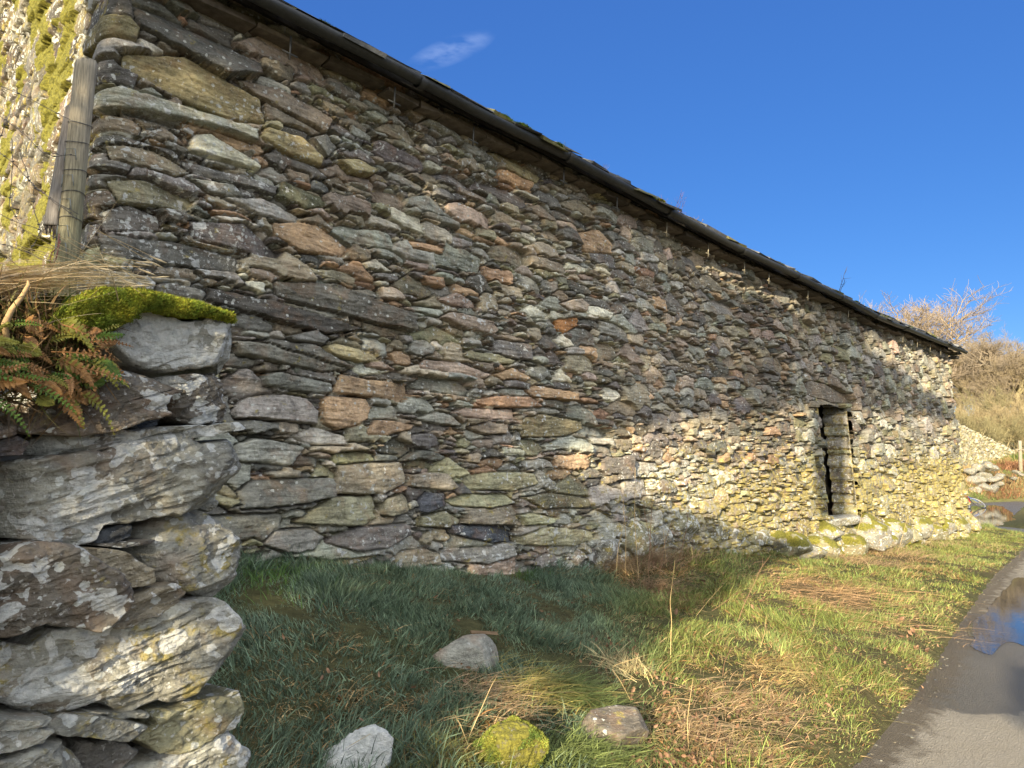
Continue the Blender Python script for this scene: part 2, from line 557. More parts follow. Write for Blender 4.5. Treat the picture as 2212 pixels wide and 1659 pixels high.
def build_road():
    ss = np.concatenate([np.arange(-25, 0, .5), np.arange(0, 24, .1), np.arange(24, 58, .3)])
    k = np.linspace(0, 1, 60)
    te = np.interp(ss, TE_S, TE_T)
    edge = 0.05 * fbm(ss * 2.5, 0, 0, 3, 31)
    T = te[:, None] - .06 + edge[:, None] + k[None] * 3.5
    S = np.repeat(ss[:, None], 60, 1)
    P = xy(S, T)
    z = zroad(S) + 0.0 + 0.003 * fbm(P[..., 0] * 1.5, P[..., 1] * 1.5, 0, 3, 8)
    V = np.concatenate([P, z[..., None]], -1).reshape(-1, 3)
    n, m_ = S.shape
    i = np.arange(n - 1)[:, None] * m_; j = np.arange(m_ - 1)[None]
    Fq = np.stack([i + j, i + j + m_, i + j + m_ + 1, i + j + 1], -1).reshape(-1, 4)
    px, py = project(V)
    wet = np.zeros(len(V))
    wet = np.maximum(wet, smooth(1.25, .8, np.hypot((px - 2150) / 230, (py - 1440) / 105)))
    s, t = st(V[:, 0], V[:, 1])
    wet = np.maximum(wet, smooth(21.5, 23.5, s) * .95)
    wet[px > 4000] = 0
    dirt = smooth(.42, .0, t - np.interp(s, TE_S, TE_T)) * (s < 24)
    mskc = np.stack([wet, dirt, wet * 0], -1)
    o = mk('road', V, Fq, M_ROAD, None, None, mskc)
    tag(o, kind='structure')


def blob_sheet(name, outline_st, dz, mat):
    """flat sheet lying on the road: outline in (s,t)"""
    o = np.array(outline_st, float)
    c = o.mean(0)
    n = 180
    a = np.linspace(0, 1, n, endpoint=False) * len(o)
    i0 = a.astype(int); f = (a - i0)[:, None]
    q0 = o[(i0 - 1) % len(o)]; q1 = o[i0 % len(o)]; q2 = o[(i0 + 1) % len(o)]; q3 = o[(i0 + 2) % len(o)]
    P = .5 * ((2 * q1) + (-q0 + q2) * f + (2 * q0 - 5 * q1 + 4 * q2 - q3) * f ** 2 + (-q0 + 3 * q1 - 3 * q2 + q3) * f ** 3)
    wob = 1 + .13 * fbm(P[:, 0] * 3, P[:, 1] * 3, 0, 4, 77)
    P = c + (P - c) * wob[:, None]
    K = 6
    rings = np.concatenate([c[None, None] + (P[None] - c) * (k / K) for k in range(1, K + 1)], 0).reshape(K * n, 2)
    X = xy(rings[:, 0], rings[:, 1])
    z = 0 * rings[:, 0] + zroad(c[0]) + dz
    V = np.concatenate([X, z[:, None]], 1)
    V = np.concatenate([V, [[*xy(c[0], c[1]), zroad(c[0]) + dz]]])
    j = np.arange(n); j2 = (j + 1) % n
    Fs = [np.stack([np.full(n, K * n), j, j2], -1)]
    Fs.append(np.concatenate([np.stack([k * n + j, (k + 1) * n + j, (k + 1) * n + j2, k * n + j2], -1) for k in range(K - 1)]))
    ob = mk(name, V, Fs, mat)
    tag(ob, kind='structure')
    return ob


build_ground()
build_road()
def on_road(x, y):
    r = ray(x, y); k = (-.08 - EYE) / r[2]; P = r * k
    s_, t_ = st(P[0], P[1]); return float(s_), float(t_)


blob_sheet('puddle', [on_road(*q) for q in [(2100, 1385), (2112, 1410), (2140, 1420), (2178, 1392), (2290, 1420), (2420, 1380), (2420, 1280), (2290, 1262), (2205, 1248), (2170, 1278), (2140, 1310), (2118, 1335), (2090, 1362)]], 0.006, M_PUD)
blob_sheet('puddle', [(27.0, -1.8), (29.0, -2.6), (33.0, -2.9), (37.0, -3.0), (38.5, -2.2), (35.0, -1.2), (31.0, -.4), (28.0, 0.2), (26.3, 0.0)], 0.007, M_PUD)

# ------------------------------------------------------------------ stone packing
TONES = {
    'b': (0.150, 0.118, 0.082), 'g': (0.150, 0.148, 0.140), 'o': (0.24, 0.125, 0.060), 'p': (0.30, 0.275, 0.235),
    'd': (0.050, 0.056, 0.064), 'y': (0.20, 0.155, 0.062), 'l': (0.25, 0.25, 0.235), 'k': (0.085, 0.080, 0.072),
    'u': (0.095, 0.080, 0.078), 'O': (0.42, 0.15, 0.035), 'e': (0.15, 0.140, 0.075), 'r': (0.21, 0.15, 0.12)}

TONES = {k: tuple(min(.6, (1.28, 1.33, 1.25)[i_] * v_) for i_, v_ in enumerate(v)) for k, v in {k: tuple(min(.6, .52 * c * 1.65 + .48 * (.215, .195, .165)[i] * (sum(v) / .35) ** .6) for i, c in enumerate(v)) for k, v in TONES.items()}.items()}
TONES['O'] = (.44, .22, .09)
TONES['f'] = (.18, .16, .13)
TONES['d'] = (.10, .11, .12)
TONES['u'] = (.18, .17, .15)
TONES['k'] = (.17, .16, .14)


def pack(Lx, Hz, r, sizefn, explicit, rng, gap=0.008, relief=1.0):
    N = int(Lx / r); M = int(Hz / r)
    idm = np.full((N, M), -1, np.int32)       # column major: idm[x, z]
    hm = np.full((N, M), -0.14, np.float32)
    tones = []; base = []

    gap0 = gap

    def finish(sl, mask, d, cx, cz, kind):
        gap = gap0 * (1 + 1.3 * float(smooth(10, 17, cx)))
        x0, z0 = sl[0].start, sl[1].start
        X = (np.arange(sl[0].start, sl[0].stop)[:, None]) * r; Z = (np.arange(sl[1].start, sl[1].stop)[None]) * r
        thick = max(d.max(), 1e-3)
        re = min(0.013, .6 * thick) * rng.uniform(.5, 1.3)
        e = np.clip((d - gap * .5) / re, 0, 1)
        prof = -(1 - np.sqrt(np.clip(1 - (1 - e) ** 2, 0, 1))) * re * rng.uniform(1.0, 2.4)
        b0 = rng.normal(0, .023 + .014 * float(smooth(10, 14, cx))) * relief + (0.016 if kind else 0) - (0.02 if thick < .012 else 0)
        h = b0 + prof + .006 * np.clip(d / .07, 0, 1) + rng.normal(0, .05) * (X - cx) * relief + rng.normal(-.05, .13) * (Z - cz) * relief
        # a split face: two facets meeting on a ridge
        if rng.random() < .6:
            ang = rng.uniform(-.5, .5) + (0 if rng.random() < .7 else 1.5)
            q = (X - cx) * math.sin(ang) + (Z - cz) * math.cos(ang) + rng.normal(0, .3) * thick
            h = h - np.clip(q, 0, 1) * rng.uniform(.05, .45) * relief
        h = np.where(d < gap * .5 * rng.uniform(.3, 1.5), rng.choice([-.12, -.12, -.07, -.045]), h)
        sub = idm[sl]; sh = hm[sl]
        mk_ = mask & (sub < 0)
        sid = len(tones)
        sub[mk_] = sid; sh[mk_] = h.astype(np.float32)[mk_]
        base.append(h)
        return sid

    for poly, tone in explicit:
        P = np.array(poly, float)
        x0 = max(int(P[:, 0].min() / r) - 1, 0); x1 = min(int(P[:, 0].max() / r) + 2, N)
        z0 = max(int(P[:, 1].min() / r) - 1, 0); z1 = min(int(P[:, 1].max() / r) + 2, M)
        if x1 - x0 < 3 or z1 - z0 < 3: continue
        X = np.arange(x0, x1)[:, None] * r + 0 * np.arange(z0, z1)[None]; Z = 0 * X + np.arange(z0, z1)[None] * r
        mask = inpoly(X, Z, P)
        d = np.full(X.shape, 9.0)
        for i in range(len(P)):
            a = P[i]; b = P[(i + 1) % len(P)]; ab = b - a; L = ab @ ab + 1e-9
            tt = np.clip(((X - a[0]) * ab[0] + (Z - a[1]) * ab[1]) / L, 0, 1)
            d = np.minimum(d, np.hypot(X - a[0] - tt * ab[0], Z - a[1] - tt * ab[1]))
        mask &= idm[x0:x1, z0:z1] < 0
        finish((slice(x0, x1), slice(z0, z1)), mask, d * mask, P[:, 0].mean(), P[:, 1].mean(), 1)
        tones.append(tone)
    # intervals already taken in each column
    occ = (idm >= 0).astype(np.int8)
    dd = np.diff(np.concatenate([np.zeros((N, 1), np.int8), occ, np.zeros((N, 1), np.int8)], 1), axis=1)
    K = 24
    EB = np.full((N, K), M * 4.0); ET = np.full((N, K), M * 4.0)
    cx_, cz_ = np.nonzero(dd == 1)
    cnt = np.zeros(N, int)
    ex_, ez_ = np.nonzero(dd == -1)
    for a, b, c in zip(cx_, cz_, ez_):
        if cnt[a] < K: EB[a, cnt[a]] = b; ET[a, cnt[a]] = c; cnt[a] += 1
    ptr = np.zeros(N, int)
    S = rng.uniform(0, 2, N)
    cols = np.arange(N)

    def bump_over(j0, j1):
        for _ in range(3):
            NB = EB[cols[j0:j1], ptr[j0:j1]]
            hit = S[j0:j1] >= NB - 2.2
            if not hit.any(): break
            S[j0:j1] = np.where(hit, np.maximum(ET[cols[j0:j1], ptr[j0:j1]], S[j0:j1]), S[j0:j1])
            ptr[j0:j1] += hit
            ptr[j0:j1] = np.minimum(ptr[j0:j1], K - 1)
    bump_over(0, N)
    while True:
        c = int(np.argmin(S)); sc = S[c]
        if sc >= M: break
        w, asp, tone = sizefn(c * r, sc * r, rng)
        h = max(w / asp, .018)
        wp = max(int(w / r), 5); hp = h / r
        tol = max(2.0, .42 * hp)
        a0 = max(c - 2 * wp, 0); b0 = min(c + 2 * wp, N)
        seg = S[a0:b0] - sc
        bad = np.nonzero(seg > tol)[0]
        L = bad[bad < c - a0]; R = bad[bad > c - a0]
        jl = a0 + (L[-1] + 1 if len(L) else 0); jr = a0 + (R[0] if len(R) else b0 - a0)
        Wd = jr - jl
        if Wd * r < .028:
            up = min(S[jl - 1] if jl > 0 else sc + 3, S[jr] if jr < N else sc + 3)
            S[jl:jr] = max(up, sc + 1.5)
            bump_over(jl, jr); continue
        if Wd > wp * 1.35:
            if len(L) or (not len(R)): j0 = jl; j1 = jl + wp
            else: j1 = jr; j0 = jr - wp
            if not (j0 <= c < j1): j0 = max(jl, c - wp // 2); j1 = j0 + wp
            j0 = max(j0, jl); j1 = min(j1, jr)
        else: j0, j1 = jl, jr
        B = S[j0:j1].copy(); n = j1 - j0
        if n * r < .6 * w: hp = max(hp * (n * r / w) ** .5, .018 / r)
        zc = np.median(B)
        u = np.linspace(-1, 1, n); p = rng.choice([1.1, 1.3, 2.2, 4, 7])
        u2 = np.clip(u + rng.uniform(-.12, .12), -1, 1)
        T = zc + hp * (.2 + .8 * (1 - np.abs(u2) ** p) ** (1 / p)) * (1 + rng.uniform(-.22, .22) * u) + hp * .06 * np.interp(u, np.linspace(-1, 1, 6), rng.normal(0, 1, 6))
        T = np.maximum(T, B + 1.5)
        NB = EB[cols[j0:j1], ptr[j0:j1]]
        # if an explicit stone lies just above, grow up to it
        T = np.where((NB - T) * r < .022, NB, T)
        T = np.minimum(T, NB)
        z0 = int(B.min()); z1 = min(int(T.max()) + 2, M)
        if z1 - z0 < 2:
            S[j0:j1] = np.maximum(T, S[j0:j1] + 1.5); bump_over(j0, j1); continue
        Z = np.arange(z0, z1)[None] + .5
        dB = (Z - B[:, None]) * r; dT = (T[:, None] - Z) * r
        mask = (dB > 0) & (dT > 0)
        if mask.any():
            idx = np.arange(n)[:, None] + 0 * z0 * mask
            lastf = np.maximum.accumulate(np.where(~mask, idx, -1), 0)
            nextf = np.minimum.accumulate(np.where(~mask, idx, n)[::-1], 0)[::-1]
            dh = np.minimum(idx - lastf, nextf - idx) * r * .9
            d = np.minimum(np.minimum(dB, dT), dh) * mask
            finish((slice(j0, j1), slice(z0, z1)), mask, d, (j0 + j1) / 2 * r, (z0 + z1) / 2 * r, 0)
            tones.append(tone)
        S[j0:j1] = np.maximum(T, S[j0:j1] + 1.2)
        bump_over(j0, j1)
    cols_ = np.array([np.array(TONES[t]) for t in tones])
    v = rng.normal(1, .2, (len(tones), 1)).clip(.5, 1.6)
    cols_ = cols_ * v * (1 + rng.normal(0, .025, (len(tones), 3)))
    return idm, hm, cols_.clip(.02, .8), r


def sample(R, X, Z, warp=0.015, seed=50):
    idm, hm, cols_, r = R
    wx = warp * fbm(X * 9, Z * 16, 0, 3, seed, .5); wz = warp * .75 * fbm(X * 8, Z * 11, 3.3, 3, seed + 3, .5)
    N, M = idm.shape
    fx = np.clip((X + wx) / r, 0, N - 1.001); fz = np.clip((Z + wz) / r, 0, M - 1.001)
    i = fx.astype(int); j = fz.astype(int); a = fx - i; b = fz - j
    h = (hm[i, j] * (1 - a) * (1 - b) + hm[i + 1, j] * a * (1 - b) + hm[i, j + 1] * (1 - a) * b + hm[i + 1, j + 1] * a * b)
    sid = idm[np.rint(fx).astype(int).clip(0, N - 1), np.rint(fz).astype(int).clip(0, M - 1)]
    c = np.where((sid >= 0)[..., None], cols_[np.maximum(sid, 0)], np.array([.06, .05, .04]))
    return h, sid, c


def gridF(n, m_):
    i = np.arange(n - 1)[:, None] * m_; j = np.arange(m_ - 1)[None]
    return np.stack([i + j, i + j + m_, i + j + m_ + 1, i + j + 1], -1)


# ------------------------------------------------------------------ the barn
barn = empty('stone_barn', (*xy(11.2, 0.0), 0.0))
tag(barn, 'long old slate-stone barn with a narrow door opening and a dark gutter under its eave', 'barn')
SCN, SCF, RC = 1.22, 21.25, 0.12             # near corner, far corner, rounding
ZL = -0.75                                   # bottom of the raster
QG = 4.2                                     # length of gable built beyond the near corner
ARC = math.pi / 2 * RC
Q0 = SCN + RC - ARC - QG                      # first path parameter
Q1 = SCF - RC + ARC + 1.6
GUT_T = 0.27
gx = [(440, -58), (560, 8), (860, 160), (1020, 245), (1210, 336), (1440, 460), (1600, 545), (1700, 590), (1820, 648), (1900, 690), (1990, 725), (2072, 757)]
gs, gzz = on_wall(np.array([p[0] for p in gx], float), np.array([p[1] for p in gx], float), GUT_T)
gs = np.concatenate([[0.6], gs]); gzz = np.concatenate([[gzz[0]], gzz])


def zeave(s): return np.interp(s, gs, gzz)


def wall_path(q, z):
    """point and outward normal of the wall face at path parameter q, height z (with batter)"""
    q = np.asarray(q, float)
    P = np.zeros(q.shape + (2,)); Nn = np.zeros(q.shape + (2,))
    fr = (q >= SCN + RC) & (q <= SCF - RC)
    P[fr] = xy(q[fr], 0 * q[fr]); Nn[fr] = N2
    a = np.clip((SCN + RC - q) / RC, 0, math.pi / 2); near = q < SCN + RC
    Cn = xy(SCN + RC, -RC)
    e = np.maximum(SCN + RC - ARC - q, 0)
    nn = np.cos(a)[..., None] * N2 + np.sin(a)[..., None] * (-W2)
    Pn = Cn + RC * nn - e[..., None] * N2
    P[near] = Pn[near]; Nn[near] = nn[near]
    a = np.clip((q - SCF + RC) / RC, 0, math.pi / 2); far = q > SCF - RC
    Cf = xy(SCF - RC, -RC)
    e = np.maximum(q - (SCF - RC + ARC), 0)
    nf = np.cos(a)[..., None] * N2 + np.sin(a)[..., None] * W2
    Pf = Cf + RC * nf - e[..., None] * N2
    P[far] = Pf[far]; Nn[far] = nf[far]
    bat = np.interp(q, [Q0, 1, 6, 22], [.0, .0, .02, .05]) * (4.3 - z)
    bat = bat + np.interp(q, [0, 10, 14, 23], [0, 0, .10, .22]) * smooth(.75, -.15, z)
    return P + Nn * bat[..., None], Nn


def Cm(pts):      # crop-8 pixels -> photo pixels
    return [(x * .4167 + 475, y * .4167 + 561.6) for x, y in pts]


EXP = [
    ([(255, 112), (395, 120), (560, 215), (575, 268), (520, 268), (390, 215), (260, 150)], 'y'),
    ([(290, 5), (380, 40), (560, 140), (560, 170), (480, 172), (390, 115), (300, 60)], 'u'),
    ([(500, 170), (600, 190), (720, 262), (700, 290), (560, 215)], 'r'),
    ([(205, 195), (265, 192), (400, 240), (550, 285), (550, 312), (440, 278), (380, 265), (300, 247), (205, 238)], 'g'),
    ([(415, 290), (450, 290), (562, 360), (558, 372), (500, 357), (400, 325)], 'p'),
    ([(575, 275), (650, 300), (695, 345), (690, 362), (620, 337), (560, 300)], 'y'),
    ([(225, 308), (330, 322), (420, 375), (380, 382), (240, 347)], 'b'),
    ([(390, 345), (500, 375), (600, 405), (590, 425), (500, 400), (400, 372)], 'u'),
    ([(225, 385), (320, 388), (430, 430), (400, 455), (250, 440)], 'e'),
    ([(395, 383), (500, 400), (530, 432), (450, 422)], 'l'),
    ([(470, 425), (560, 428), (650, 465), (640, 483), (560, 467)], 'l'),
    ([(215, 447), (280, 440), (350, 463), (350, 502), (220, 502)], 'k'),
    ([(400, 480), (520, 483), (612, 545), (600, 562), (410, 520)], 'u'),
    ([(580, 480), (680, 483), (762, 533), (740, 553), (650, 547), (590, 512)], 'o'),
    ([(440, 463), (500, 468), (572, 500), (500, 491)], 'p'),
    ([(215, 505), (380, 522), (520, 558), (510, 592), (340, 572), (220, 552)], 'u'),
    ([(585, 608), (720, 613), (892, 680), (895, 718), (830, 705), (590, 642)], 'u'),
    ([(445, 620), (600, 653), (792, 713), (700, 724), (640, 707), (440, 652)], 'k'),
    ([(495, 733), (570, 743), (762, 798), (690, 803), (510, 767)], 'g'),
    (Cm([(50, 770), (150, 705), (330, 690), (440, 715), (497, 780), (492, 858), (300, 835), (50, 825)]), 'l'),
    (Cm([(515, 720), (560, 705), (760, 712), (787, 770), (762, 832), (700, 862), (600, 882), (530, 852)]), 'o'),
    (Cm([(580, 690), (620, 588), (760, 618), (1000, 638), (1000, 702), (960, 742), (800, 712)]), 'o'),
    (Cm([(215, 600), (300, 580), (580, 638), (580, 692), (450, 692), (215, 650)]), 'g'),
    (Cm([(55, 1050), (55, 960), (160, 922), (250, 922), (432, 973), (352, 1072), (180, 1055)]), 'g'),
    (Cm([(345, 912), (480, 868), (642, 908), (652, 962), (430, 955)]), 'l'),
    (Cm([(600, 1060), (940, 1042), (962, 1080), (952, 1162), (840, 1217), (578, 1217)]), 'b'),
    (Cm([(965, 1110), (1150, 1102), (1212, 1180), (1150, 1198), (970, 1172)]), 'b'),
    (Cm([(70, 1200), (150, 1138), (562, 1128), (572, 1230), (400, 1262), (90, 1292)]), 'g'),
    (Cm([(360, 1360), (560, 1230), (800, 1218), (822, 1260), (812, 1342), (740, 1383), (520, 1373)]), 'e'),
    (Cm([(830, 1240), (940, 1198), (972, 1250), (962, 1312), (870, 1333), (830, 1322)]), 'b'),
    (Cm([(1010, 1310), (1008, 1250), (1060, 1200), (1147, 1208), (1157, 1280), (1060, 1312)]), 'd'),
    (Cm([(200, 1480), (270, 1403), (470, 1387), (543, 1430), (470, 1503), (330, 1518)]), 'g'),
    (Cm([(530, 1460), (680, 1388), (962, 1368), (967, 1430), (850, 1493), (700, 1513)]), 'k'),
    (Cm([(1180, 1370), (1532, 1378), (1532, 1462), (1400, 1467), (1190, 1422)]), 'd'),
    (Cm([(1537, 1430), (1680, 1378), (1900, 1398), (1922, 1440), (1820, 1483), (1540, 1477)]), 'e'),
    (Cm([(1130, 1500), (1500, 1468), (1512, 1530), (1380, 1573), (1140, 1563)]), 'l'),
    (Cm([(180, 1570), (300, 1543), (560, 1553), (860, 1528), (700, 1573), (560, 1613), (300, 1593)]), 'y'),
    (Cm([(1240, 1130), (1400, 1097), (1602, 1102), (1622, 1160), (1500, 1198), (1300, 1193)]), 'e'),
    (Cm([(1020, 1330), (1160, 1298), (1262, 1350), (1180, 1393), (1030, 1383)]), 'e'),
    (Cm([(1160, 1250), (1250, 1213), (1480, 1213), (1542, 1260), (1400, 1288), (1200, 1278)]), 'e'),
    (Cm([(1550, 820), (1650, 797), (1850, 838), (1862, 880), (1780, 917), (1550, 923)]), 'y'),
    (Cm([(1545, 1230), (1700, 1203), (1880, 1233), (1882, 1280), (1650, 1293)]), 'e'),
    (Cm([(1535, 1320), (1600, 1308), (1742, 1340), (1680, 1373), (1560, 1373)]), 'e'),
    (Cm([(1030, 560), (1060, 512), (1250, 532), (1412, 590), (1380, 618), (1250, 593)]), 'r'),
    (Cm([(980, 470), (1000, 418), (1070, 412), (1112, 450), (1112, 490), (1050, 503)]), 'g'),
    (Cm([(1255, 502), (1290, 468), (1440, 487), (1532, 525), (1500, 543), (1350, 528)]), 'e'),
    (Cm([(1725, 310), (1845, 297), (1842, 350), (1770, 383), (1730, 362)]), 'O'),
    (Cm([(1130, 300), (1200, 267), (1400, 317), (1432, 370), (1400, 398), (1250, 353)]), 'r'),
    (Cm([(10, 450), (250, 407), (480, 437), (702, 560), (640, 583), (450, 543), (40, 455)]), 'u'),
    (Cm([(530, 450), (600, 432), (820, 477), (848, 520), (720, 533), (560, 493)]), 'y'),
    (Cm([(870, 480), (950, 462), (992, 490), (992, 552), (900, 543)]), 'o'),
    (Cm([(320, 400), (480, 367), (562, 410), (520, 443), (380, 433)]), 'k'),
    (Cm([(1310, 730), (1400, 705), (1580, 710), (1662, 765), (1500, 765), (1330, 750)]), 'o'),
    (Cm([(1560, 680), (1620, 648), (1812, 690), (1802, 735), (1600, 715)]), 'o'),
    (Cm([(1190, 790), (1250, 765), (1540, 770), (1545, 830), (1400, 825), (1250, 815)]), 'r'),
    (Cm([(1010, 820), (1120, 785), (1190, 800), (1245, 862), (1130, 855)]), 'g'),
    (Cm([(1260, 870), (1380, 832), (1480, 855), (1485, 905), (1380, 908)]), 'r'),
    (Cm([(1010, 640), (1060, 598), (1250, 625), (1300, 670), (1290, 712), (1150, 690), (1010, 665)]), 'g'),
    (Cm([(740, 910), (800, 825), (1000, 850), (985, 880), (850, 915)]), 'o'),
    (Cm([(1560, 1010), (1550, 930), (1620, 930), (1660, 985), (1620, 1020)]), 'e'),
    (Cm([(260, 150), (340, 110), (480, 130), (660, 180), (800, 200), (640, 230), (440, 195)]), 'b'),
    (Cm([(1130, 210), (1220, 165), (1340, 215), (1350, 250), (1230, 245)]), 'r'),
    (Cm([(1030, 75), (1150, 95), (1170, 145), (1060, 125)]), 'o'),
    (Cm([(1550, 265), (1600, 232), (1700, 280), (1695, 305), (1600, 300)]), 'p'),
    (Cm([(1740, 225), (1850, 200), (1888, 235), (1880, 275), (1790, 265)]), 'r'),
    ([(720, 345), (770, 345), (812, 372), (800, 382), (750, 375)], 'y'),
    ([(665, 300), (700, 290), (732, 320), (700, 345)], 'g'),
    ([(880, 220), (935, 215), (940, 250), (905, 265), (880, 245)], 'b'),
    ([(975, 245), (1010, 235), (1045, 290), (1035, 310), (1000, 300)], 'b'),
    ([(1055, 325), (1100, 325), (1170, 385), (1160, 398), (1100, 372)], 'y'),
    ([(1250, 400), (1290, 395), (1340, 425), (1335, 440), (1290, 430)], 'y'),
    ([(1240, 505), (1290, 495), (1320, 530), (1320, 550), (1260, 545)], 'o'),
    ([(880, 515), (960, 535), (955, 550), (890, 535)], 'o'),
    # the door's lintel and its neighbours
    ([(1722, 826), (1760, 822), (1830, 850), (1838, 872), (1790, 870), (1737, 850)], 'b'),
    ([(1742, 868), (1770, 862), (1794, 872), (1794, 884), (1742, 880)], 'b'),
]


def build_wall():
    rng = np.random.default_rng(11)
    ex = []
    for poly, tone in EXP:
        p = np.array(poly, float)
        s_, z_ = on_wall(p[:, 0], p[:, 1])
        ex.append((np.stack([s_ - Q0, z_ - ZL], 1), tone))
    # quoins that wrap round the near corner
    zq = 1.05; k = 0
    while zq < 4.25:
        hq = rng.uniform(.11, .19)
        l1, l2 = (rng.uniform(.30, .42), rng.uniform(.14, .2)) if k % 2 else (rng.uniform(.12, .2), rng.uniform(.34, .5))
        c = SCN + RC - ARC / 2
        a, b = c - l2, c + l1
        ex.append((np.array([(a - Q0, zq - ZL + .01), (b - Q0 - .02, zq - ZL + .008), (b - Q0, zq + hq * .6 - ZL), (b - .05 - Q0, zq + hq - .012 - ZL), (a + .04 - Q0, zq + hq - ZL - .014), (a - Q0 - .02, zq + hq * .5 - ZL)]), rng.choice(list('gkyeub'))))
        zq += hq; k += 1

    def size(x, z, rg):
        q = x + Q0; zz = z + ZL
        if q < SCN:                                # gable
            w = rg.lognormal(math.log(.34), .35); asp = rg.uniform(1.8, 2.8)
            return min(w, .6), asp, rg.choice(list('gkfebgkb'))
        if q < 6.5:
            big = smooth(2.2, .9, zz)
            w = rg.lognormal(math.log(.195 + .09 * big), .55); asp = rg.uniform(2.3, 6.8)
            if rg.random() < .30: w *= .5
            tn = rg.choice(list('bbbboregkkggggukp')) if zz > 1.3 else rg.choice(list('bgggkgbekg'))
            return min(w, .58), asp, tn
        if q < 11:
            w = rg.lognormal(math.log(.21), .5); asp = rg.uniform(2.0, 5.2)
            tn = rg.choice(list('bbogrbugkkbg')) if zz > 1.5 else rg.choice(list('gebggrglb'))
            return min(w, .5), asp, tn
        w = rg.lognormal(math.log(.29), .42); asp = rg.uniform(1.6, 3.8)
        tn = rg.choice(list('bgrggkebgg')) if zz > 2.2 else rg.choice(list('gebglgkel'))
        return min(w, .55), asp, tn

    R = pack(Q1 - Q0, 6.4 - ZL, .0065, size, ex, rng)
    # grid, finer where it is near
    q = [Q0]
    while q[-1] < Q1:
        p = q[-1]
        ds = .0072 if p < 4.5 else .0072 + (p - 4.5) * .0016
        if p < SCN - .1: ds = .008
        q.append(p + min(ds, .026))
    q = np.array(q)
    z = np.arange(ZL + .02, 6.3, .0078)
    Qm, Zm = np.meshgrid(q, z, indexing='ij')
    h, sid, c = sample(R, Qm - Q0, Zm - ZL)
    sn = fbm(Qm * 11, Zm * 60, sid * 3.7, 3, 71)           # slaty layering
    sn2 = fbm(Qm * 22, Zm * 26, sid * 1.3, 3, 81)
    solid = h > -.06
    sn3 = fbm(Qm * 50, Zm * 75, sid * .9, 2, 87)
    relief = 1 - .6 * smooth(SCN + .15, SCN - .1, Qm)
    h = h * (1 - .3 * smooth(SCN + .15, SCN - .1, Qm)) + relief * np.where(solid, .009 * sn + .005 * sn2 + .0035 * sn3 + .006 * smooth(-.04, .04, fbm(Qm * 5, Zm * 40, sid * 2.1, 2, 89)), 0)
    h = h + .035 * fbm(Qm * .5, Zm * .6, 0, 2, 91)
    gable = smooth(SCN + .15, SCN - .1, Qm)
    moss = gable * smooth(.02, .22, fbm(Qm * 2.6, Zm * 1.9, 1.1, 5, 101) + .03) * (smooth(4.4, 3.4, Qm * 0 + Zm) * 0 + 1) * smooth(SCN - .0, SCN - .5, Qm) * (h > -.1)
    foot = smooth(.55, -.1, Zm) * smooth(9, 13, Qm)
    moss = np.maximum(moss, foot * smooth(-.05, .3, fbm(Qm * 1.6, Zm * 2, 9, 3, 103)))
    h = h + moss * (.018 + .012 * fbm(Qm * 30, Zm * 30, 2, 2, 105))
    yel = .05 + .36 * smooth(5.5, 9, Qm) * smooth(2.4, 1.3, Zm) + .15 * smooth(15, 19, Qm) + .3 * gable
    yel = yel + .25 * smooth(2.0, 1.0, Zm) * smooth(3.0, 5.5, Qm)
    whi = .10 + .5 * fbm(Qm * 1.2, Zm * 1.4, 3, 3, 111) + .3 * smooth(1.3, .5, Zm) + .25 * gable
    whi = whi - .25 * smooth(7, 11, Qm) - .3 * gable + .12 * smooth(2.6, 1.6, Qm)
    P, Nn = wall_path(Qm, Zm)
    P = P + Nn * h[..., None]
    V = np.concatenate([P, Zm[..., None]], -1).reshape(-1, 3)
    Fq = gridF(len(q), len(z))
    qm = (Qm[:-1, :-1] + Qm[1:, 1:]) / 2; zm = (Zm[:-1, :-1] + Zm[1:, 1:]) / 2
    # a ragged door opening
    jl = DOOR[0] + .035 * vnoise(0 * zm, zm * 9, 0, 5); jr = DOOR[1] + .035 * vnoise(0 * zm, zm * 8, 2, 6)
    hole = (qm > jl) & (qm < jr) & (zm > DOOR[2]) & (zm < DOOR[3] + .02 * vnoise(qm * 6, 0, 0, 8))
    top = np.where(qm < SCN + .05, 4.40 + .62 * np.maximum(SCN - qm, 0), zeave(np.clip(qm, 1, 21)) + .15)
    top = np.where(qm > SCF, 4.40 + .62 * (qm - SCF), top)
    zg = gz(np.clip(qm, 1.3, 24), 0 * qm, False) - .35
    keep = ~hole & (zm < top) & (zm > np.where(qm < SCN, .5, zg))
    Fq = Fq[keep]
    used = np.unique(Fq); remap = np.full(len(V), -1, np.int64); remap[used] = np.arange(len(used))
    msk = np.stack([moss, yel, whi], -1).reshape(-1, 3)
    c = c * (1.16 - .50 * gable - .48 * smooth(7, 11, Qm) * smooth(3.4, 2.0, Zm) - .25 * smooth(7, 11, Qm) * smooth(2.0, 3.4, Zm))[..., None]  # shaded stretch coloured paler, sunlit wall and gable darker, to even the light
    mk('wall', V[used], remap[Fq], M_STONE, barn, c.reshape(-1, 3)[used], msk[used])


DOOR = (11.95, 13.30, 0.62, 2.52)
build_wall()


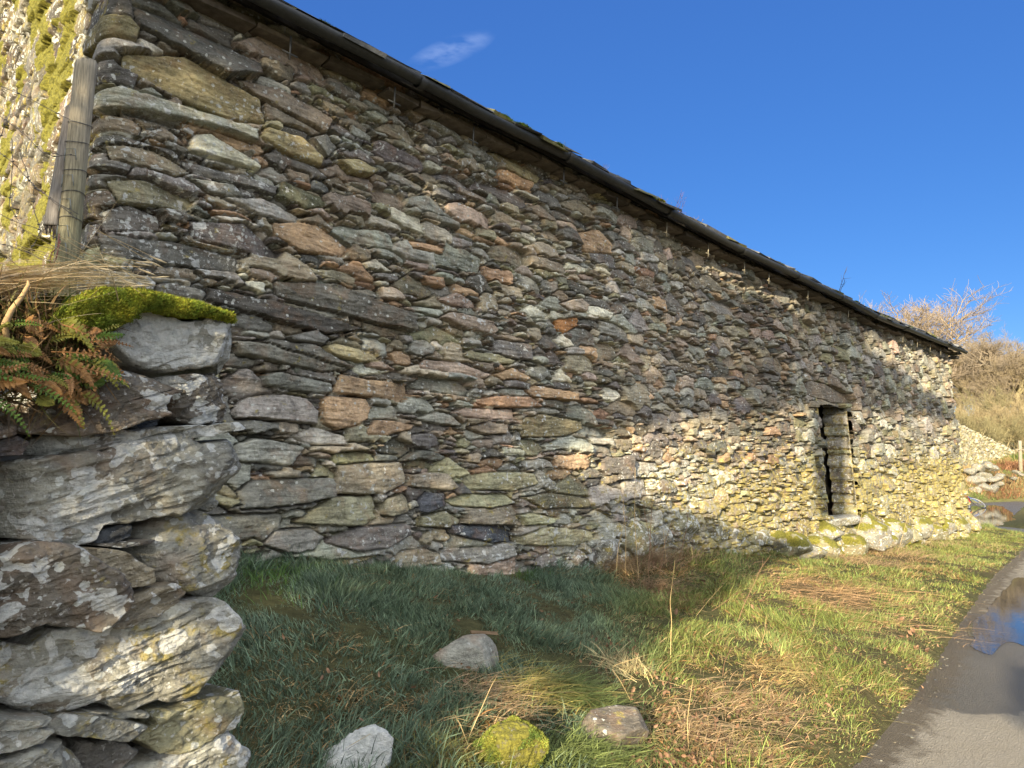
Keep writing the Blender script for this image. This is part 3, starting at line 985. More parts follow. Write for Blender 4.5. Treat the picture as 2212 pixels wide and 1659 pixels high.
def jamb(s0, facing, name):
    """reveal of the door: heightfield running into the wall"""
    rng = np.random.default_rng(int(s0 * 10))
    ex = []
    zz = 0
    while zz < 2.1:
        hh = rng.uniform(.05, .24)
        ex.append((np.array([(0, zz + .005), (rng.uniform(.5, .62), zz + .012), (.60, zz + hh * .6), (.55, zz + hh - .012), (0, zz + hh - .010)]) + [.03, 0], rng.choice(list('gbek'))))
        zz += hh
    R = pack(1.0, 2.4, .007, lambda x, z, r: (.14, 2.5, 'y'), ex, rng, gap=.012)
    a = np.arange(0, .44, .012); z = np.arange(0, 2.1, .012)
    A, Z = np.meshgrid(a, z, indexing='ij')
    h, sid, c = sample(R, A + .02, Z, .008)
    h = np.maximum(h, -.05) + .09 * vnoise(0 * Z, Z * 6, s0, 5) + .03 * fbm(A * 6, Z * 14, s0, 3, 15) + .005 * fbm(A * 20, Z * 40, 0, 3, 3)
    end = smooth(.0, .10, A)
    S = s0 + facing * (h * end + .015 * (1 - end) - .01)
    bat = (.055 if s0 > 12.5 else .05) * (4.3 - (Z + DOOR[2])) * .95
    P = xy(S, -A + bat - .05)
    V = np.concatenate([P, (Z + DOOR[2] - .08)[..., None]], -1).reshape(-1, 3)
    msk = np.tile([0, .45, .35], (len(V), 1))
    mk(name, V, gridF(len(a), len(z)).reshape(-1, 4), M_STONE, barn, c.reshape(-1, 3), msk)


jamb(DOOR[0] - .01, 1, 'door_jamb')
jamb(DOOR[1] - .03, -1, 'door_jamb')

Wx = np.array([W2[0], W2[1], 0]); Nx = np.array([N2[0], N2[1], 0]); Zx = np.array([0, 0, 1.0])
AXW = np.stack([Wx, Nx, Zx])


def P3(s, t, z): return np.array([*xy(s, t), z])


# ------------------------------------------------------------------ rocks
def rock(center, size, seed, rot=0.0, planes=16, rough=.05, n=46, boxy=None):
    """angular boulder: a ball cut by planes, roughened"""
    rg = np.random.default_rng(seed)
    th = np.linspace(0, math.pi, n)[:, None]; ph = np.linspace(0, 2 * math.pi, 2 * n, endpoint=False)[None]
    d = np.stack([np.sin(th) * np.cos(ph), np.sin(th) * np.sin(ph), np.cos(th) + 0 * ph], -1).reshape(-1, 3)
    nn = rg.normal(0, 1, (planes, 3)); nn /= np.linalg.norm(nn, axis=1)[:, None]
    off = rg.uniform(.62, 1.0, planes)
    if boxy is not None:
        nn = np.concatenate([np.eye(3), -np.eye(3), rg.normal(0, 1, (3, 3))]) + rg.normal(0, boxy, (9, 3)); nn /= np.linalg.norm(nn, axis=1)[:, None]; off = np.concatenate([rg.uniform(.62, .8, 6), rg.uniform(.8, .95, 3)])
    dot = d @ nn.T
    rad = np.where(dot > .05, off / np.maximum(dot, .05), 9).min(1)
    rad = np.minimum(rad, 1.15)
    P = d * rad[:, None]
    P = P * (1 + rough * fbm(P[:, 0] * 2.5 + seed, P[:, 1] * 2.5, P[:, 2] * 2.5, 4, seed)[:, None] + rough * .6 * fbm(P[:, 0] * 9 + seed, P[:, 1] * 9, P[:, 2] * 14, 3, seed + 5)[:, None])
    P = P * np.array(size)
    c, s = math.cos(rot), math.sin(rot)
    P = P @ np.array([[c, s, 0], [-s, c, 0], [0, 0, 1]])
    i = np.arange(n - 1)[:, None] * 2 * n; j = np.arange(2 * n)[None]; j2 = (j + 1) % (2 * n)
    Fq = np.stack([i + j, i + 2 * n + j, i + 2 * n + j2, i + j2], -1).reshape(-1, 4)
    return P + np.asarray(center), Fq, P


def ground_at(px, py, dz=0.0):
    """where the photo's ray through (px,py) meets the ground"""
    r = ray(px, py)
    ks = np.linspace(.5, 70, 4000)
    P = r[None] * ks[:, None] + [0, 0, EYE]
    s, t = st(P[:, 0], P[:, 1])
    below = P[:, 2] < gz(s, t) + dz
    i = int(np.argmax(below)) if below.any() else len(ks) - 1
    return P[i]


# foundation boulders along the foot of the wall, mossy
foot_px = [(1560, 1150, 30), (1600, 1160, 30), (1640, 1162, 34), (1682, 1165, 30), (1712, 1180, 34), (1740, 1190, 36), (1775, 1186, 30), (1800, 1150, 26), (1835, 1178, 30), (1872, 1150, 40), (1900, 1168, 30), (1930, 1150, 30), (1962, 1152, 26), (1990, 1135, 26), (2012, 1150, 26), (2040, 1142, 22), (2072, 1135, 24), (2095, 1128, 22), (1480, 1135, 40), (1430, 1150, 44), (1370, 1165, 48), (1310, 1180, 40)]
for k, (px, py, rpx) in enumerate(foot_px):
    t0 = .10 if px < 1700 else .22
    s_, z_ = on_wall(px, py, t0)
    Z = float(xy(s_, t0)[1]); rr_ = rpx * Z / F
    V, Fq, Lp = rock(P3(s_, t0 - .09, z_ - .02), (rr_ * (1.15 if px < 1680 else 1.4), rr_ * (.8 if px < 1680 else 1.3), rr_ * (.8 if px < 1680 else 1.0)), 300 + k, rot=math.radians(45 + 20 * math.sin(k * 3)), n=34, planes=9, rough=.07)
    up = smooth(-.2, .9, Lp[:, 2] / rr_)
    mo = up * (1.0 if px > 1660 else .25) * smooth(-.30, .30, fbm(V[:, 0] * 7, V[:, 1] * 7, V[:, 2] * 7, 4, k) + .05) * 1.5
    msk = np.stack([mo, 0 * mo + .3, 0 * mo + (.3 if px > 1660 else .5)], -1)
    tn = np.array(TONES['g' if k % 2 else 'e']) * .8
    mk('foundation_stone', V, Fq, M_STONE, barn, tn, msk)

# lit sill stone in the door opening
V, Fq, Lp = rock(P3(12.7, -.05, DOOR[2] - .04), (.75, .30, .11), 77, rot=math.atan2(W2[1], W2[0]), n=30, planes=22)
mk('door_sill', V, Fq, M_STONE, barn, np.array(TONES['g']), np.array([.1, .3, .5]))

# inside: closed dark shell so that no light leaks through
A = Acc()
Hd = 6.0
for c, hx, hy, hz in (((11.2, -6.6, 2.0), 10.0, .15, 2.8), ((1.75, -3.4, 2.0), .08, 3.1, 2.7), ((20.7, -3.4, 2.0), .08, 3.1, 2.7),
                      ((6.8, -.62, 2.2), 5.0, .06, 2.2), ((17.1, -.62, 2.2), 3.6, .06, 2.2), ((12.65, -.62, 3.45), .9, .06, .9)):
    V, Fq = boxVF(P3(*c[:2], c[2]), hx, hy, hz, AXW)
    A.add(V, Fq, (.05, .045, .04))
V, Fq = boxVF(P3(11.2, -3.6, .35), 9.9, 3.1, .1, AXW); A.add(V, Fq, (.05, .04, .03))
A.build('interior', M_DARK, barn, smoothed=False)

# ------------------------------------------------------------------ roof: slates in rough courses
roofA = Acc()
rg = np.random.default_rng(5)
SL = math.radians(31)
up = -Nx * math.cos(SL) + Zx * math.sin(SL); nr = Nx * math.sin(SL) + Zx * math.cos(SL)
s_now = .75
for row in range(15):
    s_now = .72 + rg.uniform(0, .2)
    while s_now < SCF + .30:
        wd = rg.uniform(.22, .52) if row < 4 else rg.uniform(.5, .9)
        e = row * .27 + rg.normal(-.03, .045)
        lift = .016 + rg.uniform(0, .022)
        sm = s_now + wd / 2
        base = P3(sm, GUT_T + .01, float(zeave(min(sm, 20.9))) + .055)
        c = base + up * (e + .2) + nr * (lift + .018 * (1 if row % 2 else 0))
        tilt = rg.normal(0, .02)
        ax = np.stack([Wx * math.cos(tilt) + nr * math.sin(tilt), up, nr])
        V, Fq = boxVF(c, wd / 2 - .003, .23, rg.uniform(.007, .014), ax)
        V = V + rg.normal(0, .010, V.shape)
        tn = np.array([.085, .088, .09]) * rg.uniform(.6, 1.4)
        if rg.random() < .25: tn = np.array([.12, .115, .05]) * rg.uniform(.7, 1.2)
        roofA.add(V, Fq, tn)
        s_now += wd
# underlay: closes the eave, and the far slope
for (e0, e1) in ((.02, 4.2),):
    for s0_, s1_ in [(q_, min(q_ + 1.0, SCF + .2)) for q_ in np.arange(.8, SCF + .1, 1.0)]:
        pts = []
        for s_ in (s0_, s1_):
            b_ = P3(s_, GUT_T - .05, float(zeave(min(s_, 20.9))) + .035)
            pts += [b_ + up * e0, b_ + up * e1]
        q_ = np.array(pts)
        roofA.add(np.concatenate([q_, q_ - [0, 0, .05]]), np.array([[0, 1, 3, 2], [4, 6, 7, 5], [0, 4, 5, 1], [2, 3, 7, 6], [0, 2, 6, 4], [1, 5, 7, 3]]), (.03, .028, .025))
zr_ = 4.35 + 4.3 * math.sin(SL)
q_ = np.array([P3(.8, -3.45, zr_), P3(SCF + .2, -3.45, zr_), P3(SCF + .2, -7.0, 4.3), P3(.8, -7.0, 4.3)])
roofA.add(np.concatenate([q_, q_ - [0, 0, .06]]), np.array([[0, 1, 2, 3], [7, 6, 5, 4], [0, 4, 5, 1], [2, 6, 7, 3], [1, 5, 6, 2], [0, 3, 7, 4]]), (.09, .09, .09))
roof = roofA.build('roof', M_SLATE, barn, smoothed=False)
# eave boards/stones under the slates (dark soffit blocks)
sof = Acc()
s_now = 1.2
while s_now < SCF:
    wd = rg.uniform(.25, .6)
    sm = s_now + wd / 2
    V, Fq = boxVF(P3(sm, .05, float(zeave(min(sm, 20.9))) - .035 + rg.normal(0, .012)), wd / 2 - .008, rg.uniform(.07, .12), rg.uniform(.012, .028), AXW)
    V = V + rg.normal(0, .006, V.shape)
    sof.add(V, Fq, np.array([.11, .09, .07]) * rg.uniform(.6, 1.3))
    s_now += wd
sof.build('eave_slab', M_SLATE, barn, smoothed=False)

# moss hanging over the gutter
def tufts(base, nrm, n, ln, wd, colr, rgn, jitter=.5):
    """n little upright spikes on given points"""
    idx = rgn.integers(0, len(base), n)
    b = base[idx] + rgn.normal(0, .002, (n, 3)); d = nrm[idx] + rgn.normal(0, jitter, (n, 3))
    d /= np.linalg.norm(d, axis=1)[:, None] + 1e-9
    sd = np.cross(d, rgn.normal(0, 1, (n, 3))); sd /= np.linalg.norm(sd, axis=1)[:, None] + 1e-9
    l = ln * rgn.uniform(.5, 1.3, (n, 1)); w_ = wd * rgn.uniform(.6, 1.3, (n, 1))
    V = np.stack([b - sd * w_, b + sd * w_, b + d * l], 1).reshape(-1, 3)
    Ft = np.arange(3 * n).reshape(n, 3)
    pt = np.clip(.5 + 1.1 * fbm(b[:, 0] * 22, b[:, 1] * 22, b[:, 2] * 22, 3, 7), 0, 1)[:, None]
    colr = np.array(colr) * (pt + (1 - pt) * np.array([.42, .58, .7]))
    c = np.repeat(np.array(colr) * rgn.uniform(.55, 1.35, (n, 1)) * (1 + rgn.normal(0, .08, (n, 3))), 3, 0)
    return V, Ft, c


def moss_clump(parent, centre, size, colr, seed, n=3000, ln=.02, name='moss'):
    rgn = np.random.default_rng(seed)
    V, Fq, Lp = rock((0, 0, 0), (1, 1, 1), seed, planes=30, rough=.12, n=20)
    ang = math.atan2(W2[1], W2[0])
    V = V * size
    c_, s_ = math.cos(ang), math.sin(ang)
    V = V @ np.array([[c_, s_, 0], [-s_, c_, 0], [0, 0, 1]]) + centre
    nm = V - centre; nm /= np.linalg.norm(nm, axis=1)[:, None]
    A = Acc(); A.add(V, Fq, np.tile(np.array(colr) * .8, (len(V), 1)))
    tv, tf, tc = tufts(V, nm, n, ln, ln * .18, colr, rgn)
    A.add(tv, tf, tc)
    return A.build(name, M_MOSS, parent, smoothed=False)


for (x0, y0, sz, cl, sd) in [(700, 85, (.12, .04, .02), (.12, .14, .03), 11), (960, 208, (.10, .04, .02), (.13, .15, .03), 12), (1330, 390, (.08, .04, .02), (.15, .15, .03), 13), (1640, 560, (.12, .04, .02), (.14, .14, .04), 14), (1755, 615, (.15, .05, .025), (.12, .12, .04), 15), (1850, 655, (.12, .05, .03), (.12, .13, .04), 16), (1965, 705, (.12, .05, .03), (.14, .15, .04), 17), ((1090), 268, (.20, .055, .045), (.10, .14, .02), 1), (1130, 290, (.22, .06, .06), (.09, .13, .02), 2), (1205, 322, (.05, .04, .03), (.13, .16, .03), 3),
                             (1425, 432, (.12, .05, .03), (.24, .22, .03), 4), (1915, 678, (.16, .06, .05), (.24, .24, .03), 5), (2015, 728, (.2, .05, .03), (.16, .17, .04), 6), (1400, 420, (.14, .05, .02), (.14, .16, .03), 7), (1535, 495, (.2, .05, .02), (.12, .12, .05), 8)]:
    s_, z_ = on_wall(x0, y0, GUT_T)
    moss_clump(roof, P3(float(s_), GUT_T + .0, float(zeave(min(s_, 20.9))) + .075), np.array(sz), cl, sd, 2500, .022)

# ------------------------------------------------------------------ gutter
gut = Acc()
sg = np.arange(.7, 21.6, .12)
R_ = .052
a = np.linspace(-.15, math.pi + .15, 11)
prof = [(R_ * math.cos(q), -R_ * math.sin(q)) for q in a] + [((R_ - .008) * math.cos(q), -(R_ - .008) * math.sin(q)) for q in a[::-1]]
prof = np.array(prof)
sag = .006 * vnoise(sg * 1.1, 0, 0, 4)
C = np.array([P3(s, GUT_T + .035, float(zeave(min(s, 20.9))) + .02 + g) for s, g in zip(sg, sag)])
V = (C[:, None] + prof[None, :, :1] * Nx + prof[None, :, 1:] * Zx).reshape(-1, 3)
m_ = len(prof); i = np.arange(len(sg) - 1)[:, None] * m_; j = np.arange(m_)[None]; j2 = (j + 1) % m_
gut.add(V, np.stack([i + j, i + j2, i + m_ + j2, i + m_ + j], -1).reshape(-1, 4), (.020, .021, .019))
# joint collars
for s in np.arange(1.5, 21.5, 1.83):
    Cc = np.array([P3(s + q, GUT_T + .035, float(zeave(min(s, 20.9))) + .012) for q in (-.03, .03)])
    pr = prof * 1.14
    V = (Cc[:, None] + pr[None, :, :1] * Nx + pr[None, :, 1:] * Zx).reshape(-1, 3)
    i = np.arange(1)[:, None] * m_
    gut.add(V, [np.stack([i + j, i + j2, i + m_ + j2, i + m_ + j], -1).reshape(-1, 4)], (.026, .026, .024))
gutter = gut.build('gutter', M_METAL, barn)
# hangers with cross bars
for (x0, y0) in [(625, 92), (850, 200), (1020, 280), (1215, 368), (1330, 420), (1437, 470), (1527, 518), (1605, 555), (1658, 580), (1742, 612), (1830, 665), (1948, 716), (1979, 724), (2007, 735), (2030, 748)]:
    s_, z_ = on_wall(x0, y0, .15)
    pale = x0 > 1400
    cc = (.20, .18, .13) if pale else (.07, .07, .065)
    A = Acc()
    zt = float(zeave(min(s_, 20.9))) - .045
    A.add(*tube([P3(s_, .17, zt), P3(s_, .165, zt - .08), P3(s_, .16, zt - .17)], .0075, 6), cc)
    zc = zt - (.13 if x0 < 1800 else .19)
    A.add(*tube([P3(s_ - .06, .165, zc + .002), P3(s_, .163, zc), P3(s_ + .06, .160, zc)], .0065, 6), cc)
    A.build('hanger', M_METAL, gutter)

# verge board / end slate sticking out at the far corner
A = Acc()
V, Fq = boxVF(P3(SCF + .2, -.35, 4.42), .18, .55, .018, AXW); A.add(V, Fq, (.05, .05, .05))
V, Fq = boxVF(P3(SCF + .1, -.05, 4.30), .12, .22, .03, AXW); A.add(V, Fq, (.05, .045, .04))
A.build('verge_slab', M_SLATE, barn, smoothed=False)
# ------------------------------------------------------------------ foreground field wall, its stones one by one
DF = np.array([.545, .838]); DF = DF / np.linalg.norm(DF)
NF = np.array([DF[1], -DF[0]])
FD = -(ray(497, 1000) * 2.0)[:2] @ NF                    # camera to its face


def on_face(x, y, off=0.0):
    r = ray(x, y)
    k = (off - FD) / (r[..., :2] @ NF)
    P = r * k[..., None] if np.ndim(k) else r * k
    return P + np.array([0, 0, EYE])


NF3 = np.array([NF[0], NF[1], 0]); DF3 = np.array([DF[0], DF[1], 0])
base0 = on_face(250, 1659)
fw = empty('field_wall', (float(base0[0]), float(base0[1]), 0.2))
tag(fw, 'end of a dry-stone field wall in the left foreground, large lichen-spotted slabs under a mossy top', 'wall')


def C2(pts): return [(x * .3646, y * .3646 + 518.4) for x, y in pts]
def C3(pts): return [(x * .375, y * .375 + 1036.8) for x, y in pts]


def slab(name, poly, off, depth, tone, parent, seed, bulge=.045, tilt=0.0, amp=.017, msk=(0, .15, .5), label=None, strata=-.35, K=64, NA=220):
    rg = np.random.default_rng(seed)
    P = np.array(poly, float)
    P[:, 0] = np.where(P[:, 0] > 425, P[:, 0] + np.interp(P[:, 1], [900, 1250], [9, -3]), P[:, 0])
    W = on_face(P[:, 0], P[:, 1], 0.0)
    c3 = W.mean(0)
    uv = np.stack([(W - c3) @ DF3, W[:, 2] - c3[2]], 1)
    # centre = area centroid
    x, y = uv[:, 0], uv[:, 1]; x2, y2 = np.roll(x, -1), np.roll(y, -1)
    cr = x * y2 - x2 * y; A_ = cr.sum() / 2
    cc = np.array([((x + x2) * cr).sum(), ((y + y2) * cr).sum()]) / (6 * A_)
    uv = uv - cc; c3 = c3 + DF3 * cc[0] + Zx * cc[1]
    # outline resampled along its length, corners rounded a little
    seg = np.hypot(*(np.roll(uv, -1, 0) - uv).T); cum = np.concatenate([[0], np.cumsum(seg)])
    tt = np.linspace(0, cum[-1], NA, endpoint=False)
    loop = np.concatenate([uv, uv[:1]])
    O = np.stack([np.interp(tt, cum, loop[:, 0]), np.interp(tt, cum, loop[:, 1])], 1)
    for _ in range(1): O = .25 * np.roll(O, 1, 0) + .5 * O + .25 * np.roll(O, -1, 0)
    sz = np.sqrt(abs(A_))
    nn = np.stack([fbm(O[:, 0] * 9 + seed, O[:, 1] * 9, 0, 4, 201), fbm(O[:, 0] * 9 + seed, O[:, 1] * 9, 7, 4, 203)], 1)
    O = O + nn * .045 * min(sz, .25) / .25
    rr_ = np.concatenate([np.linspace(0, .8, K - 14, endpoint=False), .8 + .2 * np.linspace(0, 1, 14)])
    inr = np.linalg.norm(O, axis=1)
    thick = np.minimum(np.abs(uv[:, 1]).max(), .12)
    G = O[None] * rr_[:, None, None]
    edge = np.clip((1 - rr_) / .07, 0, 1)[:, None] + 0 * inr[None]
    dpt = -.014 * (1 - np.sqrt(np.clip(1 - (1 - edge) ** 2, 0, 1))) * rg.uniform(.5, 1.2)
    u, v = G[..., 0], G[..., 1]
    # split faces: planes that cut the face off near its rim, sharp ridges between
    for k in range(9):
        an = rg.uniform(0, 6.28); ex = np.abs(O @ np.array([math.cos(an), math.sin(an)])).max()
        q = u * math.cos(an) + v * math.sin(an) - rg.uniform(.45, .98) * ex
        dpt = dpt - np.clip(q, 0, 1) * rg.uniform(.25, 1.0)
    dpt = dpt + rg.normal(0, .10) * v + rg.normal(0, .05) * u + bulge * .3
    lay = v + strata * u
    dpt = dpt + amp * .8 * fbm(u * 5 + seed, lay * 38, 0, 4, seed, .6) + amp * .9 * fbm(u * 9 + seed, v * 11, 5, 5, seed + 1, .6) + amp * .45 * fbm(u * 28, v * 34, 6, 3, seed + 7) + amp * .35 * fbm(u * 60, v * 60, 3, 3, seed + 3)
    step = fbm(u * 3 + seed, lay * 16, 2, 3, seed + 9)
    dpt = dpt + amp * .8 * smooth(-.03, .03, step) + amp * .35 * smooth(-.02, .02, fbm(u * 7, lay * 30, 9, 2, seed + 21))
    yaw = min(rg.uniform(.16, .36), .075 / max(u.max(), .05))
    dpt = dpt + yaw * (u - u.max() * .3)
    front = c3 + DF3 * u[..., None] + Zx * v[..., None] + NF3 * (off + dpt + tilt * v)[..., None]
    # sides running back into the wall
    sides = []
    last = front[-1]
    for k, b in enumerate(np.linspace(.03, 1, 7)):
        sc = 1 - .10 * b - .03 * fbm(O[:, 0] * 12, O[:, 1] * 12, b * 4 + seed, 3, 9)
        L_ = c3 + DF3 * (O[:, 0] * sc)[:, None] + Zx * (O[:, 1] * sc)[:, None] + NF3 * (off + dpt[-1] - depth * b)[:, None]
        sides.append(L_)
    V = np.concatenate([front.reshape(-1, 3), np.array(sides).reshape(-1, 3)])
    n = K + 7
    i = np.arange(n - 1)[:, None] * NA; j = np.arange(NA)[None]; j2 = (j + 1) % NA
    Fq = np.stack([i + j, i + NA + j, i + NA + j2, i + j2], -1).reshape(-1, 4)
    if A_ > 0: Fq = Fq
    else: Fq = Fq[:, ::-1]
    V = np.concatenate([V, [sides[-1].mean(0)]])
    jj = np.arange(NA); b = (n - 1) * NA
    cap = np.stack([np.full(NA, len(V) - 1), b + (jj + 1) % NA, b + jj], -1)
    if A_ <= 0: cap = cap[:, ::-1]
    col = np.tile(np.array(TONES[tone]) * rg.uniform(.85, 1.15), (len(V), 1))
    nv = fbm(V[:, 0] * 6, V[:, 1] * 6, V[:, 2] * 10, 4, seed)[:, None]
    col = col * (1 + .35 * nv)
    mz = np.tile(np.array(msk, float), (len(V), 1))
    pn = fbm(V[:, 0] * 5, V[:, 1] * 5, V[:, 2] * 7, 3, seed + 40)
    mz[:, 2] = mz[:, 2] - .27 + .75 * pn
    o = mk(name, V, [Fq, cap], M_STONE, parent, col, mz)
    if label: o['label'] = label
    return o


slab('coping_stone', C2([(545, 560), (700, 480), (830, 405), (1100, 440), (1352, 470), (1368, 560), (1335, 775), (1100, 748), (900, 773), (830, 722), (690, 645)]), .0, .45, 'g', fw, 1, .02, msk=(0, 0, 1.25), amp=.008, label='pale grey coping stone crusted with white lichen')
FS = [
    (C2([(975, 830), (1100, 778), (1325, 788), (1355, 860), (1355, 1000), (1312, 1080), (1080, 1085), (1015, 1000)]), .0, 'f', (0, 0, .85)),
    (C2([(10, 1010), (200, 830), (450, 790), (700, 765), (850, 795), (1003, 870), (925, 930), (905, 1040), (650, 1115), (350, 1145), (90, 1115)]), .02, 'f', (0, .1, .8)),
    (C2([(870, 1090), (925, 1015), (1000, 1025), (1015, 1090), (960, 1115), (890, 1115)]), -.07, 'd', (0, 0, .5)),
    (C2([(280, 1215), (340, 1150), (700, 1128), (1340, 1085), (1382, 1130), (1000, 1192), (560, 1268), (285, 1252)]), .015, 'g', (0, .1, .95)),
    (C2([(-60, 1190), (120, 1160), (212, 1195), (150, 1275), (-60, 1295)]), -.03, 'd', (0, 0, .2)),
    (C2([(-60, 1100), (100, 1105), (98, 1160), (-60, 1190)]), -.02, 'k', (0, 0, .3)),
    ([(-40, 1018), (55, 985), (255, 972), (489, 944), (502, 988), (491, 1080), (476, 1097), (375, 1114), (262, 1140), (187, 1170), (112, 1178), (-40, 1178)], .03, 'g', (0, .0, .9)),
    (C3([(760, 420), (1000, 215), (1282, 200), (1325, 330), (1325, 560), (1252, 705), (1060, 655), (900, 565)]), .02, 'g', (0, .35, .6)),
    (C3([(1230, 160), (1305, 10), (1352, 50), (1345, 150), (1312, 195)]), -.10, 'g', (0, 0, .6)),
    (C3([(465, 388), (700, 398), (872, 498), (880, 572), (740, 625), (680, 605), (635, 535), (560, 450)]), .01, 'b', (0, .1, .4)),
    (C3([(555, 832), (640, 740), (860, 600), (960, 588), (1045, 650), (940, 742), (720, 823), (600, 838)]), .03, 'b', (0, .1, .5)),
    (C3([(-80, 405), (150, 398), (440, 428), (600, 528), (652, 600), (642, 722), (520, 843), (380, 885), (250, 868), (-80, 915)]), .04, 'f', (0, .1, .7)),
    (C3([(560, 320), (780, 245), (805, 320), (700, 385), (590, 375)]), -.05, 'd', (0, 0, .3)),
    (C3([(520, 385), (880, 338), (893, 356), (700, 390)]), .0, 'k', (0, 0, .5)),
    (C3([(-80, 1090), (300, 898), (560, 838), (900, 738), (1050, 698), (1252, 708), (1345, 800), (1390, 1110), (1305, 1172), (1000, 1272), (700, 1322), (300, 1382), (-80, 1362)]), .035, 'g', (0, .35, .85)),
    (C3([(285, 1465), (420, 1368), (560, 1373), (780, 1398), (915, 1432), (880, 1448), (640, 1500), (300, 1480)]), .02, 'g', (0, .3, .5)),
    (C3([(850, 1370), (1000, 1290), (1200, 1218), (1345, 1178), (1380, 1300), (1292, 1425), (1080, 1565), (900, 1565), (780, 1525), (640, 1505), (880, 1450)]), .02, 'e', (0, .25, .7)),
    (C3([(540, 1345), (850, 1330), (860, 1360), (600, 1378)]), -.02, 'g', (0, .1, .4)),
    (C3([(-80, 1370), (290, 1382), (303, 1412), (-80, 1455)]), .0, 'g', (0, 0, .6)),
    (C3([(-80, 1465), (303, 1418), (235, 1525), (-80, 1625)]), -.01, 'g', (0, 0, .8)),
    (C3([(-80, 1630), (200, 1522), (380, 1508), (450, 1600), (475, 1720), (400, 1850), (-80, 1850)]), .02, 'g', (0, .4, .3)),
    (C3([(740, 1680), (900, 1600), (1100, 1540), (1275, 1448), (1375, 1570), (1395, 1720), (1340, 1900), (740, 1850)]), .03, 'l', (0, .2, .9)),
    (C3([(430, 1720), (520, 1560), (700, 1530), (850, 1580), (740, 1690), (720, 1850), (450, 1850)]), -.05, 'k', (0, 0, .3)),
    (C3([(-80, 1860), (400, 1860), (720, 1860), (1330, 1910), (1400, 2050), (1350, 2200), (-80, 2200)]), .03, 'f', (0, .2, .6)),
    ([(-420, 1100), (-60, 1010), (-40, 1180), (-60, 1200), (-420, 1290)], .01, 'f', (0, .1, .7)),
    ([(-420, 1300), (-60, 1205), (-60, 1420), (-420, 1560)], .02, 'g', (0, .1, .7)),
    ([(-420, 1570), (-60, 1430), (-50, 1560), (-60, 1750), (-420, 1900)], .02, 'f', (0, .1, .7)),
    ([(-420, 860), (-60, 850), (-30, 1000), (-420, 1090)], .0, 'g', (0, .1, .7)),
]
for k, (poly, off, tone, mz) in enumerate(FS):
    slab('wall_stone', poly, off, .42, tone, fw, 20 + k, msk=mz, bulge=.010 + .006 * (k % 3))
# dark rubble core so that gaps look into shade, not through
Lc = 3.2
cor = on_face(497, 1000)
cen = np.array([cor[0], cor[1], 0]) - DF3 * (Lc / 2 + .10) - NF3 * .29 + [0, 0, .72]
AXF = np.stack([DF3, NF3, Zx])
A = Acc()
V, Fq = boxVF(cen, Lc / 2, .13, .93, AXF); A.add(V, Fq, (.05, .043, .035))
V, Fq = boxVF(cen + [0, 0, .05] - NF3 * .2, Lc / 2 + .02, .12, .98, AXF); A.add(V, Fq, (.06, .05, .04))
rgk = np.random.default_rng(3)
for k in range(150):                                   # small packing stones
    c = cen + DF3 * rgk.uniform(-Lc / 2, Lc / 2 - .05) + NF3 * rgk.uniform(.12, .17) + Zx * rgk.uniform(-.9, .85)
    V, Fq, _ = rock(c, (rgk.uniform(.04, .10), rgk.uniform(.04, .08), rgk.uniform(.02, .05)), 900 + k, rot=rgk.uniform(0, 3), n=9)
    A.add(V, Fq, np.array(TONES['k']) * rgk.uniform(.5, 1.1))
A.build('rubble_core', M_DARK, fw)

# moss cushion draped over the coping
mp_ = C2([(270, 515), (310, 430), (430, 350), (600, 300), (850, 315), (1100, 372), (1340, 445), (1365, 495), (1250, 470), (1080, 462), (930, 435), (805, 425), (720, 495), (600, 550), (450, 572), (330, 530)])


